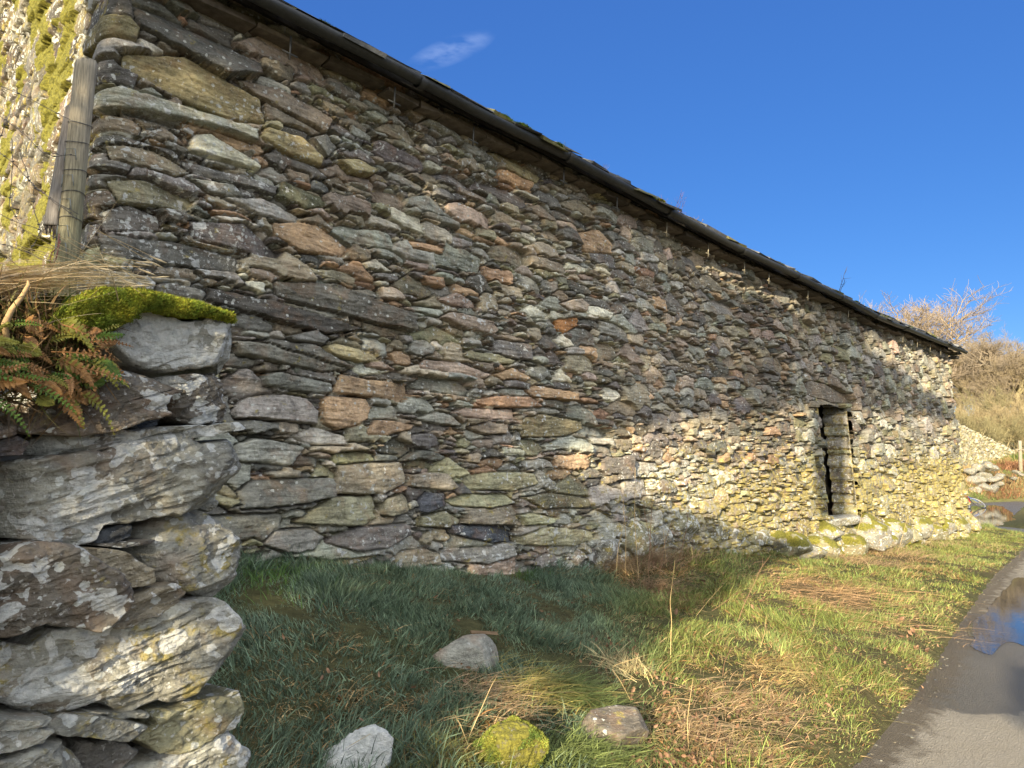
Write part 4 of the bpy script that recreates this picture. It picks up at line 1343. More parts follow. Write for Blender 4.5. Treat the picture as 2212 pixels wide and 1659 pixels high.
def moss_pad(parent, poly, off, bulge, depth, cl, seed, n, ln, name='moss'):
    rg = np.random.default_rng(seed)
    P = np.array(poly, float); W = on_face(P[:, 0], P[:, 1], 0)
    x0, x1 = P[:, 0].min(), P[:, 0].max(); y0, y1 = P[:, 1].min(), P[:, 1].max()
    gx_, gy_ = np.meshgrid(np.linspace(x0, x1, 190), np.linspace(y0, y1, 80), indexing='ij')
    nz_ = 9 * fbm(gx_ / 14, gy_ / 14, 0, 3, seed)
    ins = inpoly(gx_ + nz_, gy_ + nz_ * .8, P)
    d = np.full(gx_.shape, 1e9)
    for i in range(len(P)):
        a = P[i]; b = P[(i + 1) % len(P)]; ab = b - a
        tq = np.clip(((gx_ - a[0]) * ab[0] + (gy_ - a[1]) * ab[1]) / (ab @ ab + 1e-9), 0, 1)
        d = np.minimum(d, np.hypot(gx_ - a[0] - tq * ab[0], gy_ - a[1] - tq * ab[1]))
    d = d * ins
    B = on_face(gx_.ravel(), gy_.ravel(), 0).reshape(gx_.shape + (3,))
    e = np.clip(d / 18, 0, 1)
    prof = np.sqrt(np.clip(1 - (1 - e) ** 2, 0, 1))
    hh = off + bulge * prof + .022 * fbm(B[..., 0] * 16, B[..., 1] * 16, B[..., 2] * 16, 4, seed) * prof
    back = smooth(.0, .6, (y1 - gy_) / (y1 - y0)) * 0
    Vf = B + NF3 * hh[..., None]
    Vb = B - NF3 * depth
    ok = ins[:-1, :-1] & ins[1:, 1:] & ins[1:, :-1] & ins[:-1, 1:]
    Fq = gridF(*gx_.shape)[ok]
    Fb = Fq[:, ::-1] + gx_.size
    # rim
    from collections import Counter
    ed = {}
    for f in Fq:
        for k in range(4):
            a, b = int(f[k]), int(f[(k + 1) % 4])
            if (b, a) in ed: del ed[(b, a)]
            else: ed[(a, b)] = 1
    rim = np.array([[b, a, a + gx_.size, b + gx_.size] for a, b in ed])
    V = np.concatenate([Vf.reshape(-1, 3), Vb.reshape(-1, 3)])
    used = np.unique(np.concatenate([Fq, Fb, rim])); rm = np.full(len(V), -1); rm[used] = np.arange(len(used))
    A = Acc()
    A.add(V[used], rm[np.concatenate([Fq, Fb, rim])], np.tile(np.array(cl) * .75, (len(used), 1)))
    ii = np.nonzero(ins.ravel())[0]
    ef = e.ravel()[ii][:, None]
    base = np.concatenate([Vf.reshape(-1, 3)[ii], (Vf.reshape(-1, 3) * .4 + Vb.reshape(-1, 3) * .6)[ii[(ef[:, 0] < .4)]]])
    nm = np.concatenate([NF3 * (.4 + ef) + Zx * .7, np.tile(NF3 * .2 + Zx, ((ef[:, 0] < .4).sum(), 1))])
    tv, tf, tc = tufts(base, nm, n, ln, ln * .2, cl, rg)
    A.add(tv, tf, tc)
    return A.build(name, M_MOSS, parent, smoothed=False)


moss_pad(fw, mp_, .01, .04, .30, (.33, .34, .045), 61, 90000, .008)
# turf and moss along the top behind the coping
rgm = np.random.default_rng(41)
topP = []
A = Acc()
for k in range(46):
    along = rgm.uniform(-1.35, .0)
    c = np.array([cor[0], cor[1], 0]) + DF3 * (along - .05) - NF3 * rgm.uniform(.08, .5)
    zt = float(on_face(300, 640)[2]) - .035 - max(0, -along - .4) * .02
    V, Fq, Lp = rock(c + [0, 0, zt - .05], (rgm.uniform(.09, .16), rgm.uniform(.07, .12), rgm.uniform(.05, .085)), 700 + k, rot=rgm.uniform(0, 3), n=16)
    A.add(V, Fq, np.array((.06, .055, .03)))
    nm = Lp / (np.linalg.norm(Lp, axis=1)[:, None] + 1e-9)
    tv, tf, tc = tufts(V, nm, 500, .016, .003, (.17, .17, .03) if k % 3 else (.24, .2, .08), rgm)
    A.add(tv, tf, tc)
A.build('turf_top', M_MOSS, fw, smoothed=False)


# ------------------------------------------------------------------ thin plants
def ribbon_many(starts, dirs, lens, wid, bend, cols_, nseg=5, rgn=None, droop=0.0):
    """many thin tapering blades, crossing pairs of triangles avoided: one flat strip each"""
    n = len(starts)
    d = dirs / (np.linalg.norm(dirs, axis=1)[:, None] + 1e-9)
    side = np.cross(d, np.array([0, 0, 1.0]) + rgn.normal(0, .35, (n, 3))); side /= np.linalg.norm(side, axis=1)[:, None] + 1e-9
    t = np.linspace(0, 1, nseg + 1)
    P = starts[:, None] + d[:, None] * (lens[:, None] * t)[..., None] + bend[:, None] * (lens[:, None] * t ** 2)[..., None]
    P[..., 2] -= droop * (lens[:, None] * t ** 2)
    w_ = wid[:, None] * (1 - t[None] ** 1.6 * .93)
    Lf = P - side[:, None] * w_[..., None]; Rt = P + side[:, None] * w_[..., None]
    V = np.stack([Lf, Rt], 2).reshape(n, -1, 3)
    m2 = 2 * (nseg + 1)
    k = np.arange(nseg) * 2
    f = np.stack([k, k + 1, k + 3, k + 2], -1)
    Fq = (np.arange(n)[:, None, None] * m2 + f[None]).reshape(-1, 4)
    c = np.repeat(cols_, m2, 0)
    return V.reshape(-1, 3), Fq, c


# the swept tuft of dry grass on top of the field wall
rgt = np.random.default_rng(15)
tz = float(on_face(60, 600)[2])
A = Acc()
n = 360
src = on_face(rgt.uniform(-260, 60, n), rgt.uniform(590, 650, n), 0) - NF3 * rgt.uniform(-.02, .25, n)[:, None]
tipx = rgt.uniform(60, 320, n); tipy = np.interp(tipx, [60, 320], [585, 600]) + rgt.normal(0, 20, n)
tip = on_face(tipx, tipy, 0) - NF3 * rgt.uniform(-.10, .22, n)[:, None]
dv = tip - src; ln_ = np.linalg.norm(dv, axis=1)
bend = rgt.normal(0, .07, (n, 3)); bend[:, 2] = -rgt.uniform(.05, .28, n)
dv = dv / ln_[:, None] - bend
cl = np.array([.62, .48, .28]) * rgt.uniform(.6, 1.35, (n, 1))
A.add(*ribbon_many(src, dv, ln_, rgt.uniform(.0012, .0026, n), bend, cl, 6, rgt))
# loose stems out of it
n = 70
src = on_face(rgt.uniform(-60, 260, n), rgt.uniform(600, 690, n), .02) - NF3 * rgt.uniform(-.05, .15, n)[:, None]
dv = DF3 * rgt.normal(.4, .6, (n, 1)) + NF3 * rgt.normal(.15, .4, (n, 1)) + Zx * rgt.normal(.2, .45, (n, 1))
A.add(*ribbon_many(src, dv, rgt.uniform(.06, .24, n), rgt.uniform(.0008, .0016, n), rgt.normal(0, .15, (n, 3)), np.array([.46, .36, .20]) * rgt.uniform(.7, 1.3, (n, 1)), 5, rgt))
# seed heads
for k in range(26):
    p = on_face(rgt.uniform(180, 330), rgt.uniform(570, 625), 0) - NF3 * rgt.uniform(-.08, .15)
    d_ = DF3 * .028 + Zx * rgt.normal(0, .006)
    A.add(*tube([p - d_, p, p + d_ * .6], [.0008, .0026, .0006], 5), (.55, .45, .28))
    q0 = p - d_ * 6 + Zx * rgt.normal(0, .01)
    A.add(*tube([q0, p - d_ * 3 + Zx * .006, p], [.0008, .0008, .0008], 3), (.5, .4, .24))
dg = A.build('dry_grass_tuft', M_DRY, None, smoothed=False, origin=on_face(60, 640))
tag(dg, 'straw-pale tuft of dry grass swept sideways over the mossy top of the field wall', 'dry grass')


# ferns on the face
def frond(A, p0, d, length, cl, rg, curl=.3, npin=15, wid=.028, normal=None):
    d = d / np.linalg.norm(d); normal = NF3 if normal is None else normal
    side = np.cross(d, normal); side /= np.linalg.norm(side) + 1e-9
    t = np.linspace(0, 1, 14)
    down = -Zx * curl + normal * rg.normal(0, .08)
    mid = p0 + d * (length * t)[:, None] + down * (length * t ** 2)[:, None] + normal * (.25 * length * np.sin(t * 2.4))[:, None]
    A.add(*tube(mid, np.linspace(.0016, .0005, 14), 4), np.array(cl) * .7 + [.03, .01, 0])
    tt = np.linspace(.14, .98, npin)
    for k, q in enumerate(tt):
        p = np.array([np.interp(q, t, mid[:, i]) for i in range(3)])
        tan = np.array([np.interp(min(q + .05, 1), t, mid[:, i]) for i in range(3)]) - p
        tan /= np.linalg.norm(tan) + 1e-9
        w_ = wid * (1 - q) ** .6 * min(1, q * 4 + .3)
        for s in (-1, 1):
            a_dir = side * s * .93 + tan * .38 + normal * rg.normal(0, .18)
            a_dir /= np.linalg.norm(a_dir)
            bw = wid * .16
            pr = np.cross(a_dir, normal + .2 * Zx); pr /= np.linalg.norm(pr) + 1e-9
            pts = [p - pr * bw * .8, p + a_dir * w_ * .5 - pr * bw + normal * .002, p + a_dir * w_ * .97 - pr * bw * .45, p + a_dir * w_ * 1.05 + pr * bw * .2, p + a_dir * w_ * .6 + pr * bw + normal * .002, p + pr * bw * .8]
            A.add(np.array(pts), np.array([[0, 1, 4, 5], [1, 2, 3, 4]]), np.array(cl) * rg.uniform(.7, 1.25))


rgf = np.random.default_rng(23)
specs = []
for k in range(78):
    bx, by = rgf.uniform(-90, 215), rgf.uniform(690, 860)
    specs.append((bx, by, rgf.choice(['brown', 'green', 'olive', 'olive', 'rust', 'brown'])))
A = {'fern': Acc()}
cmap = {'brown': (.26, .14, .05), 'green': (.09, .16, .03), 'olive': (.24, .24, .05), 'rust': (.32, .17, .07)}
fern = empty('fern_clump', on_face(60, 800))
tag(fern, 'clump of green and rust-brown ferns growing out of the field wall under the moss', 'fern')
for k, (bx, by, tn) in enumerate(specs):
    Af = Acc()
    d = DF3 * rgf.uniform(.3, 1.0) + NF3 * rgf.uniform(.1, .5) + Zx * rgf.normal(-.15, .35)
    if bx < 0 and rgf.random() < .5: d = d + DF3 * -1.0
    frond(Af, on_face(bx, by, .03), d, rgf.uniform(.04, .09), cmap[tn], rgf, curl=rgf.uniform(-.3, .9), npin=int(rgf.integers(8, 14)), wid=rgf.uniform(.012, .026))
    Af.build('frond', M_LEAF, fern, smoothed=False)
for (bx, by, ex, ey, tn) in [(110, 760, 300, 770, 'rust'), (130, 700, 290, 760, 'rust'), (150, 790, 310, 830, 'rust'), (60, 830, 200, 900, 'green'), (20, 800, 140, 860, 'green'), (-20, 860, 90, 930, 'green'),
                             (100, 810, 175, 850, 'olive'), (180, 740, 310, 730, 'rust'), (140, 800, 150, 880, 'rust'), (160, 790, 205, 850, 'brown'), (20, 700, 110, 690, 'green'), (-30, 730, 60, 760, 'olive')]:
    Af = Acc()
    p0 = on_face(bx, by, .05); p1 = on_face(ex, ey, .10)
    frond(Af, p0, p1 - p0, .72 * np.linalg.norm(p1 - p0), cmap[tn], rgf, curl=rgf.uniform(-.3, .5), npin=11, wid=rgf.uniform(.010, .017))
    Af.build('frond', M_LEAF, fern, smoothed=False)
# tangle of stems and dead litter at its root
At = Acc()
n = 1300
src = on_face(rgf.uniform(-120, 200, n), rgf.uniform(660, 880, n), .01)
At.add(*ribbon_many(src, DF3 * rgf.normal(0, .8, (n, 1)) + Zx * rgf.normal(0, .6, (n, 1)) + NF3 * rgf.uniform(0, .6, (n, 1)), rgf.uniform(.03, .10, n), rgf.uniform(.0008, .004, n), rgf.normal(0, .4, (n, 3)), np.array([[.12, .075, .035]]) * rgf.uniform(.4, 1.9, (n, 1)) + np.where(rgf.random((n, 1)) < .4, [[-.04, .03, -.01]], [[0, 0, 0]]).clip(-.02, 1), 4, rgf))
At.build('dead_stem_tangle', M_LEAF, fern, smoothed=False)
# the curled brown rhizome-like stem at far left
A = Acc()
q = [(15, 735), (10, 700), (25, 670), (48, 640), (62, 615), (60, 606)]
A.add(*tube([on_face(x, y, .06) for x, y in q], [.006, .0065, .006, .005, .004, .002], 8), (.32, .22, .11))
A.build('root_stem', M_BARK, fern)


# ------------------------------------------------------------------ fence post, split stake, wire
def photo_at(x, y, Y):
    r = ray(x, y); k = Y / r[1]
    return r * k + np.array([0, 0, EYE])


PY = 2.75
p_bot = photo_at(140, 600, PY); p_top = photo_at(186, 138, PY + .02)
p_bot2 = p_bot + (p_bot - p_top) * .75


def roughpost(a, b, r0, r1, seed, cl, name, parent=None, slant=.0, n=60, sides=28, flatten=1.0):
    t = np.linspace(0, 1, n)[:, None]
    ax = (b - a); L = np.linalg.norm(ax); ax = ax / L
    ref = np.array([1.0, 0, 0]) - ax * ax[0]; ref /= np.linalg.norm(ref); bi = np.cross(ax, ref)
    ang = np.arange(sides) * 2 * math.pi / sides
    rad = (r0 + (r1 - r0) * t) * (1 + .05 * vnoise(np.cos(ang)[None] * 2 + seed, np.sin(ang)[None] * 2, t * 3, seed) + .045 * vnoise(np.cos(ang)[None] * 9, np.sin(ang)[None] * 9 + seed, t * 4, seed + 1))
    P = (a + ax * (t * L))[:, None] + rad[..., None] * (np.cos(ang)[None, :, None] * ref + flatten * np.sin(ang)[None, :, None] * bi)
    top = P[-1] + ax * ((np.cos(ang) * slant)[:, None] + .006 * vnoise(ang * 3, 0, 0, seed)[:, None])
    P[-1] = top
    V = np.concatenate([P.reshape(-1, 3), [top.mean(0) + ax * .008], [P[0].mean(0)]])
    i = np.arange(n - 1)[:, None] * sides; j = np.arange(sides)[None]; j2 = (j + 1) % sides
    Fq = np.stack([i + j, i + j2, i + sides + j2, i + sides + j], -1).reshape(-1, 4)
    jj = np.arange(sides); b_ = (n - 1) * sides
    c1 = np.stack([np.full(sides, len(V) - 2), b_ + jj, b_ + (jj + 1) % sides], -1)
    c0 = np.stack([np.full(sides, len(V) - 1), (jj + 1) % sides, jj], -1)
    tz = np.clip((V - a) @ ax / L, 0, 1)[:, None]
    gr = smooth(.25, .95, tz[:, 0] + .15 * fbm(V[:, 0] * 20, V[:, 1] * 20, V[:, 2] * 5, 3, seed))[:, None]
    col = np.array(cl[0]) * (1 - gr) + np.array(cl[1]) * gr
    return mk(name, V, [Fq, np.concatenate([c0, c1])], M_WOOD, parent, col)


post = empty('fence_post', p_bot2)
tag(post, 'round weathered timber fence post wound with wire, behind the field wall at the barn corner', 'fence post')
roughpost(p_bot2, p_top, .044, .039, 3, ((.15, .15, .07), (.30, .26, .19)), 'pole', post, slant=.012)
axp = (p_top - p_bot) / np.linalg.norm(p_top - p_bot)
for k, f in enumerate((.30, .39, .52, .62, .74)):
    c = p_top + (p_bot - p_top) * f
    A = Acc()
    ang = np.linspace(0, 2 * math.pi, 25)
    pts = [c + np.array([math.cos(q) * .0435, math.sin(q) * .0435, 0]) + axp * (.004 * math.sin(q * 2 + k)) for q in ang]
    A.add(*tube(pts, .0014, 5), (.05, .05, .05))
    A.build('wire_loop', M_METAL, post)
for k, f in enumerate((.43, .55, .66, .78, .86)):
    c = p_top + (p_bot - p_top) * f + np.array([0, -.044, 0])
    A = Acc()
    x = np.array([1.0, 0, 0])
    A.add(*tube([c - x * .022 - Zx * .05, c - x * .02, c + x * .018 + Zx * .001, c + x * .026 - Zx * .045], .0018, 5), (.13, .15, .15))
    A.build('staple', M_METAL, post)
stake = empty('split_stake', photo_at(108, 490, PY - .03))
tag(stake, 'split grey wooden stake hanging on the wires beside the round fence post', 'stake')
roughpost(photo_at(110, 488, PY - .03), photo_at(152, 226, PY - .0), .030, .016, 8, ((.17, .155, .14), (.24, .21, .18)), 'stake_wood', stake, slant=.03, flatten=.6)
A = Acc()
for dx in (-.018, -.004, .012, .021):
    b = photo_at(110, 492, PY - .03) + [dx, 0, 0]
    A.add(*tube([b + [0, 0, .03], b, b + [.003, 0, -.03 - .02 * (dx > 0)]], [.008, .006, .001], 6), (.12, .10, .085))
A.build('splinter', M_WOOD, stake)

wf = empty('wire_fence', photo_at(60, 500, PY))
tag(wf, 'thin rusty wire netting running left from the fence post in front of the mossy gable', 'wire fence')
lines = [[(150, 258), (60, 210), (-60, 165), (-200, 110)], [(135, 335), (95, 328), (30, 270), (-80, 190), (-220, 100)], [(165, 470), (120, 440), (72, 400), (28, 350), (-60, 285), (-220, 180)],
         [(170, 462), (90, 415), (75, 405)], [(130, 520), (95, 500), (40, 480), (-60, 440), (-200, 380)], [(118, 568), (75, 553), (20, 530), (-80, 505), (-200, 470)], [(165, 335), (120, 340), (95, 328)],
         [(60, 545), (90, 500), (70, 445), (75, 405), (62, 390), (44, 330)], [(40, 480), (20, 440), (28, 352), (24, 300)], [(0, 300), (10, 260)]]
for k, ln in enumerate(lines):
    P = np.array([photo_at(x, y, PY - .07 + .012 * (k % 3)) for x, y in ln])
    tq = np.linspace(0, len(P) - 1, 8 * len(P)); P = np.stack([np.interp(tq, np.arange(len(P)), P[:, i]) for i in range(3)], 1)
    P = P + np.stack([fbm(tq * 2, k, 0, 2, 1), fbm(tq * 2, k, 1, 2, 2), fbm(tq * 2, k, 2, 2, 3)], 1) * .006
    A = Acc(); A.add(*tube(P, .0014, 5), (.055, .045, .04))
    for q in range(3, len(P) - 2, 9):
        A.add(*tube([P[q] - [.006, 0, 0], P[q], P[q] + [.006, 0, .002]], [.0015, .0034, .0015], 5), (.07, .06, .05))
    A.build('wire', M_METAL, wf)
A = Acc()
q = [(130, 520), (122, 555), (112, 580), (108, 560), (112, 545), (125, 535), (128, 505)]
A.add(*tube([photo_at(x, y, PY - .09) for x, y in q], .0022, 6), (.16, .04, .025))
A.build('rusty_hook', M_METAL, wf)

# ------------------------------------------------------------------ loose rocks in the grass
def lone(px, py, size, seed, tone, msk, label, rot=0.0, lift=0.0, name='rock', planes=14, tilt=None, rough=.05, cat='rock', boxy=None):
    g = ground_at(px, py)
    V, Fq, Lp = rock((0, 0, 0), size, seed, rot=rot, planes=planes, n=70, rough=rough, boxy=boxy)
    if tilt is not None:
        ax_, an = tilt
        from mathutils import Matrix
        Mx = np.array(Matrix.Rotation(an, 3, Vector(ax_)))
        V = V @ Mx.T
    V = V + g + [0, 0, lift]
    n_ = V - (g + [0, 0, lift]); n_ /= np.linalg.norm(n_, axis=1)[:, None] + 1e-9
    up = n_[:, 2]
    mz = np.tile(np.array(msk, float), (len(V), 1)); mz[:, 2] += .3 * fbm(V[:, 0] * 8, V[:, 1] * 8, V[:, 2] * 8, 3, seed)
    o = mk(name, V, Fq, M_STONE, None, np.array(TONES[tone]), mz, origin=g)
    tag(o, label, cat)
    return o, V, n_


lone(1003, 1425, (.18, .16, .13), 402, 'g', (0, 0, -.4), 'smooth blue-grey flat stone half sunk in the shaded grass', rot=.9, lift=.0, rough=.03, planes=9)
lone(765, 1655, (.155, .13, .13), 405, 'l', (0, 0, 1.1), 'rounded rock covered in white lichen at the bottom edge of the grass', rot=.2, lift=.0, rough=.09, planes=24)
lone(1335, 1600, (.19, .13, .15), 418, 'f', (0, .3, .0), 'angular grey slab with yellow lichen leaning beside the mossy rock', rot=.7, lift=.03, tilt=((0.9, 0.4, 0), .5), rough=.02, boxy=.22)
mr, Vm, nm = lone(1105, 1650, (.18, .15, .14), 431, 'f', (.55, .3, .3), 'low rock cushioned with bright yellow-green moss', rot=.4, lift=.02, planes=18, rough=.1)
sel = (nm[:, 2] > -.1) & (fbm(Vm[:, 0] * 9, Vm[:, 1] * 9, Vm[:, 2] * 9, 3, 12) > -.22)
tv, tf, tc = tufts(Vm[sel], nm[sel] + [0, 0, .4], 60000, .008, .0022, (.25, .26, .05), np.random.default_rng(9))
mk('moss', tv, tf, M_MOSS, mr, tc, smoothed=False, origin=np.array(mr.location))
g = ground_at(1020, 1388)
A = Acc()
V, Fq = boxVF(g + [.07, .03, .045], .08, .03, .004, np.array([[.97, .2, -.1], [-.2, .97, 0], [.1, 0, 1]])); A.add(V + np.random.default_rng(2).normal(0, .006, V.shape), Fq, (.17, .11, .06))
bk = A.build('bark_scrap', M_BARK, None, smoothed=False, origin=g); tag(bk, 'strip of brown bark lying behind the blue-grey flat stone', 'bark')
# ------------------------------------------------------------------ grass
def root_points(n, smin, smax, rgn, tmin=-.02, power=1.0):
    s = smin + (smax - smin) * rgn.random(n) ** power
    te = np.interp(s, TE_S, TE_T)
    t = tmin + (te + .03 + .06 * fbm(s * 2.5, 0, 0, 3, 31) - tmin) * rgn.random(n)
    return s, t


def ell(px, py, cx, cy, rx, ry, ang=0.0):
    c, s = math.cos(ang), math.sin(ang)
    x = (px - cx) * c + (py - cy) * s; y = -(px - cx) * s + (py - cy) * c
    return smooth(1.25, .6, np.hypot(x / rx, y / ry))


def deadness(x, y, z):
    P = np.stack([x, y, z], 1); px, py = project(P)
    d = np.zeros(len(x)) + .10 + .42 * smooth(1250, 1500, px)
    for cx, cy, rx, ry, a, v in [(1560, 1560, 300, 130, -.5, .85), (1350, 1520, 110, 120, 0, .6), (1790, 1290, 130, 45, .25, .95), (1990, 1235, 130, 25, .25, .8), (1400, 1230, 130, 60, 0, .9),
                                 (1450, 1310, 60, 60, 0, .6), (1900, 1210, 170, 22, .1, .85), (1000, 1640, 60, 40, 0, .8), (1080, 1580, 110, 25, -.3, .7), (700, 1530, 130, 30, -.2, .5), (900, 1520, 90, 25, -.3, .6), (740, 1380, 60, 20, 0, .5),
                                 (1900, 1440, 110, 60, -.5, .45), (2040, 1300, 90, 40, -.5, .4), (1700, 1640, 140, 60, 0, .8), (1250, 1520, 70, 18, -.3, .7), (1290, 1300, 60, 20, 0, .3)]:
        d = np.maximum(d, v * ell(px, py, cx, cy, rx, ry, a))
    s, t = st(x, y)
    te = np.interp(s, TE_S, TE_T)
    d = np.maximum(d, .6 * smooth(.28, .0, te - t))
    return np.clip(d + .28 * fbm(x * 2.2, y * 2.2, 0, 3, 51), 0, 1), px, py


def grass_patch(name, n, smin, smax, hmul, wid, seed, label, power=1.0, nseg=2, nearest=None):
    rgn = np.random.default_rng(seed)
    s, t = root_points(n, smin, smax, rgn, power=power)
    P = xy(s, t); z = gz(s, t) - .012
    x, y = P[:, 0], P[:, 1]
    dead, px, py = deadness(x, y, z)
    vis = (px > 380) & (px < 2500) & (py < 1900) & (y > .8)
    if nearest is not None: vis &= (y > nearest[0]) & (y < nearest[1])
    dist = np.hypot(x, y)
    clump = fbm(x * 3.5, y * 3.5, 0, 3, 61)
    keep = vis & (rgn.random(n) < .75 + .5 * clump - .25 * dead)
    x, y, z, dead, clump, s, t = (q[keep] for q in (x, y, z, dead, clump, s, t))
    m_ = len(x)
    isdead = rgn.random(m_) < dead
    hh = hmul * rgn.uniform(.35, 1.15, m_) * (1 + 1.5 * clump) * np.where(rgn.random(m_) < .06, 1.7, 1) * np.where(isdead, .9, 1.0)
    hh = np.clip(hh, .015, .3) * np.where(t < .25, 1.25, 1) * smooth(-.05, .30, np.interp(s, TE_S, TE_T) - t + .08)
    comb = fbm(x * 1.6, y * 1.6, 5, 4, 63) * 5.0 + rgn.normal(0, 1.1, m_) + 5.2
    lean = np.where(isdead, rgn.uniform(.7, 2.6, m_), rgn.uniform(.25, 1.15, m_))
    dx = np.cos(comb) * lean; dy = np.sin(comb) * lean
    dirs = np.stack([dx * .6, dy * .6, np.ones(m_)], 1)
    bend = np.stack([dx * .6, dy * .6, -.45 * lean], 1) * .55
    lr = smooth(1200, 1500, px)[keep][:, None]  # grass colour follows the light: bluish green in shade, yellower in sun
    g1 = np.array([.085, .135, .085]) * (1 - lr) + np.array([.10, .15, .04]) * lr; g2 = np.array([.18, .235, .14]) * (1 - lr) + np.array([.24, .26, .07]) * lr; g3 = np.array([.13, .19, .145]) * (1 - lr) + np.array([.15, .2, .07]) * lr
    a = rgn.random((m_, 1)); b = np.clip(.5 + fbm(x * .9, y * .9, 8, 3, 65)[:, None], 0, 1)
    cg = (g1 * (1 - a) + g2 * a) * (1 - b * .5) + g3 * b * .5
    cd = np.array([.40, .29, .14]) * rgn.uniform(.45, 1.3, (m_, 1)); cd = np.where(rgn.random((m_, 1)) < .22, cd * [.75, .55, .45], cd)
    c = np.where(isdead[:, None], cd, cg * rgn.uniform(.4, 1.65, (m_, 1)))
    V, Fq, cc = ribbon_many(np.stack([x, y, z], 1), dirs, hh, np.full(m_, wid) * rgn.uniform(.45, 1.7, m_), bend, c, nseg, rgn)
    o = mk(name, V, Fq, M_GRASS, None, cc, smoothed=False)
    tag(o, label, 'grass', kind='stuff')
    return m_


n1 = grass_patch('grass', 360000, -1.0, 9.0, .070, .0025, 1, 'short green and straw-coloured grass on the verge nearest the camera', 1.0, 3, (0.5, 7.0))
n2 = grass_patch('grass', 260000, 4.0, 24.6, .07, .0036, 2, 'grass verge running on between the barn foot and the lane', 1.25, 2, (6.6, 60))
# long fine grass tussocks at the foot of the wall and by the mossy rock
rgg = np.random.default_rng(77)
A = Acc()


def tussock(cx, cy, n, r, L, cl, lean=.6, ddir=None, w=.0014):
    g0 = ground_at(cx, cy)
    p = g0[None] + np.stack([rgg.normal(0, r, n), rgg.normal(0, r, n), np.zeros(n)], 1)
    s_, t_ = st(p[:, 0], p[:, 1]); p[:, 2] = gz(s_, t_) - .01
    d = np.stack([rgg.normal(0, .45, n), rgg.normal(0, .45, n), np.ones(n)], 1)
    if ddir is not None: d = d + np.array(ddir)
    b = d * [1, 1, 0] * lean; b[:, 2] = -.3 * lean
    A.add(*ribbon_many(p, d, L * rgg.uniform(.4, 1.2, n), rgg.uniform(.6, 1.3, n) * w, b, np.array(cl) * rgg.uniform(.6, 1.3, (n, 1)), 5, rgg))


DRYC = (.36, .26, .15); GRN = (.16, .20, .065)
for cx, cy, n, r, L, cl, le, dd in [(1340, 1225, 900, .16, .26, DRYC, .9, (-.2, -.4, 0)), (1400, 1215, 800, .16, .28, (.28, .19, .12), .8, (.2, -.3, 0)), (1460, 1200, 700, .2, .26, DRYC, .8, (0, -.4, 0)), (1420, 1270, 800, .15, .16, (.30, .2, .12), 1.3, (.1, -.3, 0)),
                                    (1230, 1510, 1500, .10, .16, GRN, .8, (.5, -.3, 0)), (1270, 1640, 1400, .09, .14, GRN, .8, (.4, -.3, 0)), (1150, 1490, 900, .12, .15, (.34, .29, .10), 1.1, (.5, -.2, 0)), (1050, 1510, 800, .12, .13, DRYC, 1.2, (.5, -.3, 0)),
                                    (1210, 1650, 600, .05, .10, GRN, .6, None), (970, 1650, 700, .08, .12, (.2, .2, .06), .9, None), (640, 1235, 700, .22, .11, (.09, .17, .04), .4, None), (560, 1250, 500, .15, .12, (.09, .17, .04), .4, None),
                                    (1150, 1255, 300, .1, .12, (.09, .17, .04), .4, None), (1850, 1215, 900, .3, .22, DRYC, 1.2, (.3, -.3, 0)), (1950, 1200, 900, .4, .26, DRYC, 1.2, (.3, -.3, 0)), (1900, 1190, 500, .3, .3, (.4, .3, .17), .9, None), (2040, 1180, 600, .5, .3, DRYC, 1.2, None),
                                    (1780, 1290, 1600, .45, .14, (.46, .30, .16), 2.0, (.6, -.5, 0)), (1850, 1270, 900, .45, .14, (.42, .27, .14), 2.0, (.6, -.5, 0)), (1500, 1590, 900, .14, .12, DRYC, 1.4, (.4, -.3, 0)), (1600, 1530, 900, .16, .12, DRYC, 1.4, (.4, -.3, 0)),
                                    (1700, 1450, 800, .18, .10, (.36, .30, .12), 1.2, (.5, -.3, 0)), (1430, 1650, 800, .12, .11, GRN, .8, None), (1640, 1640, 700, .14, .10, (.33, .26, .11), 1.2, None), (1360, 1450, 400, .08, .16, (.5, .42, .22), .8, (-.4, .1, 0)), (1800, 1380, 500, .2, .09, GRN, .9, None)]:
    tussock(cx, cy, int(n * .6), r, L, cl, le, dd, .0024 if cy > 1300 else .0024)
o = A.build('long_grass', M_GRASS, None, smoothed=False)
tag(o, 'longer bent grass and straw in tussocks along the wall foot and around the mossy rock', 'grass', kind='stuff')

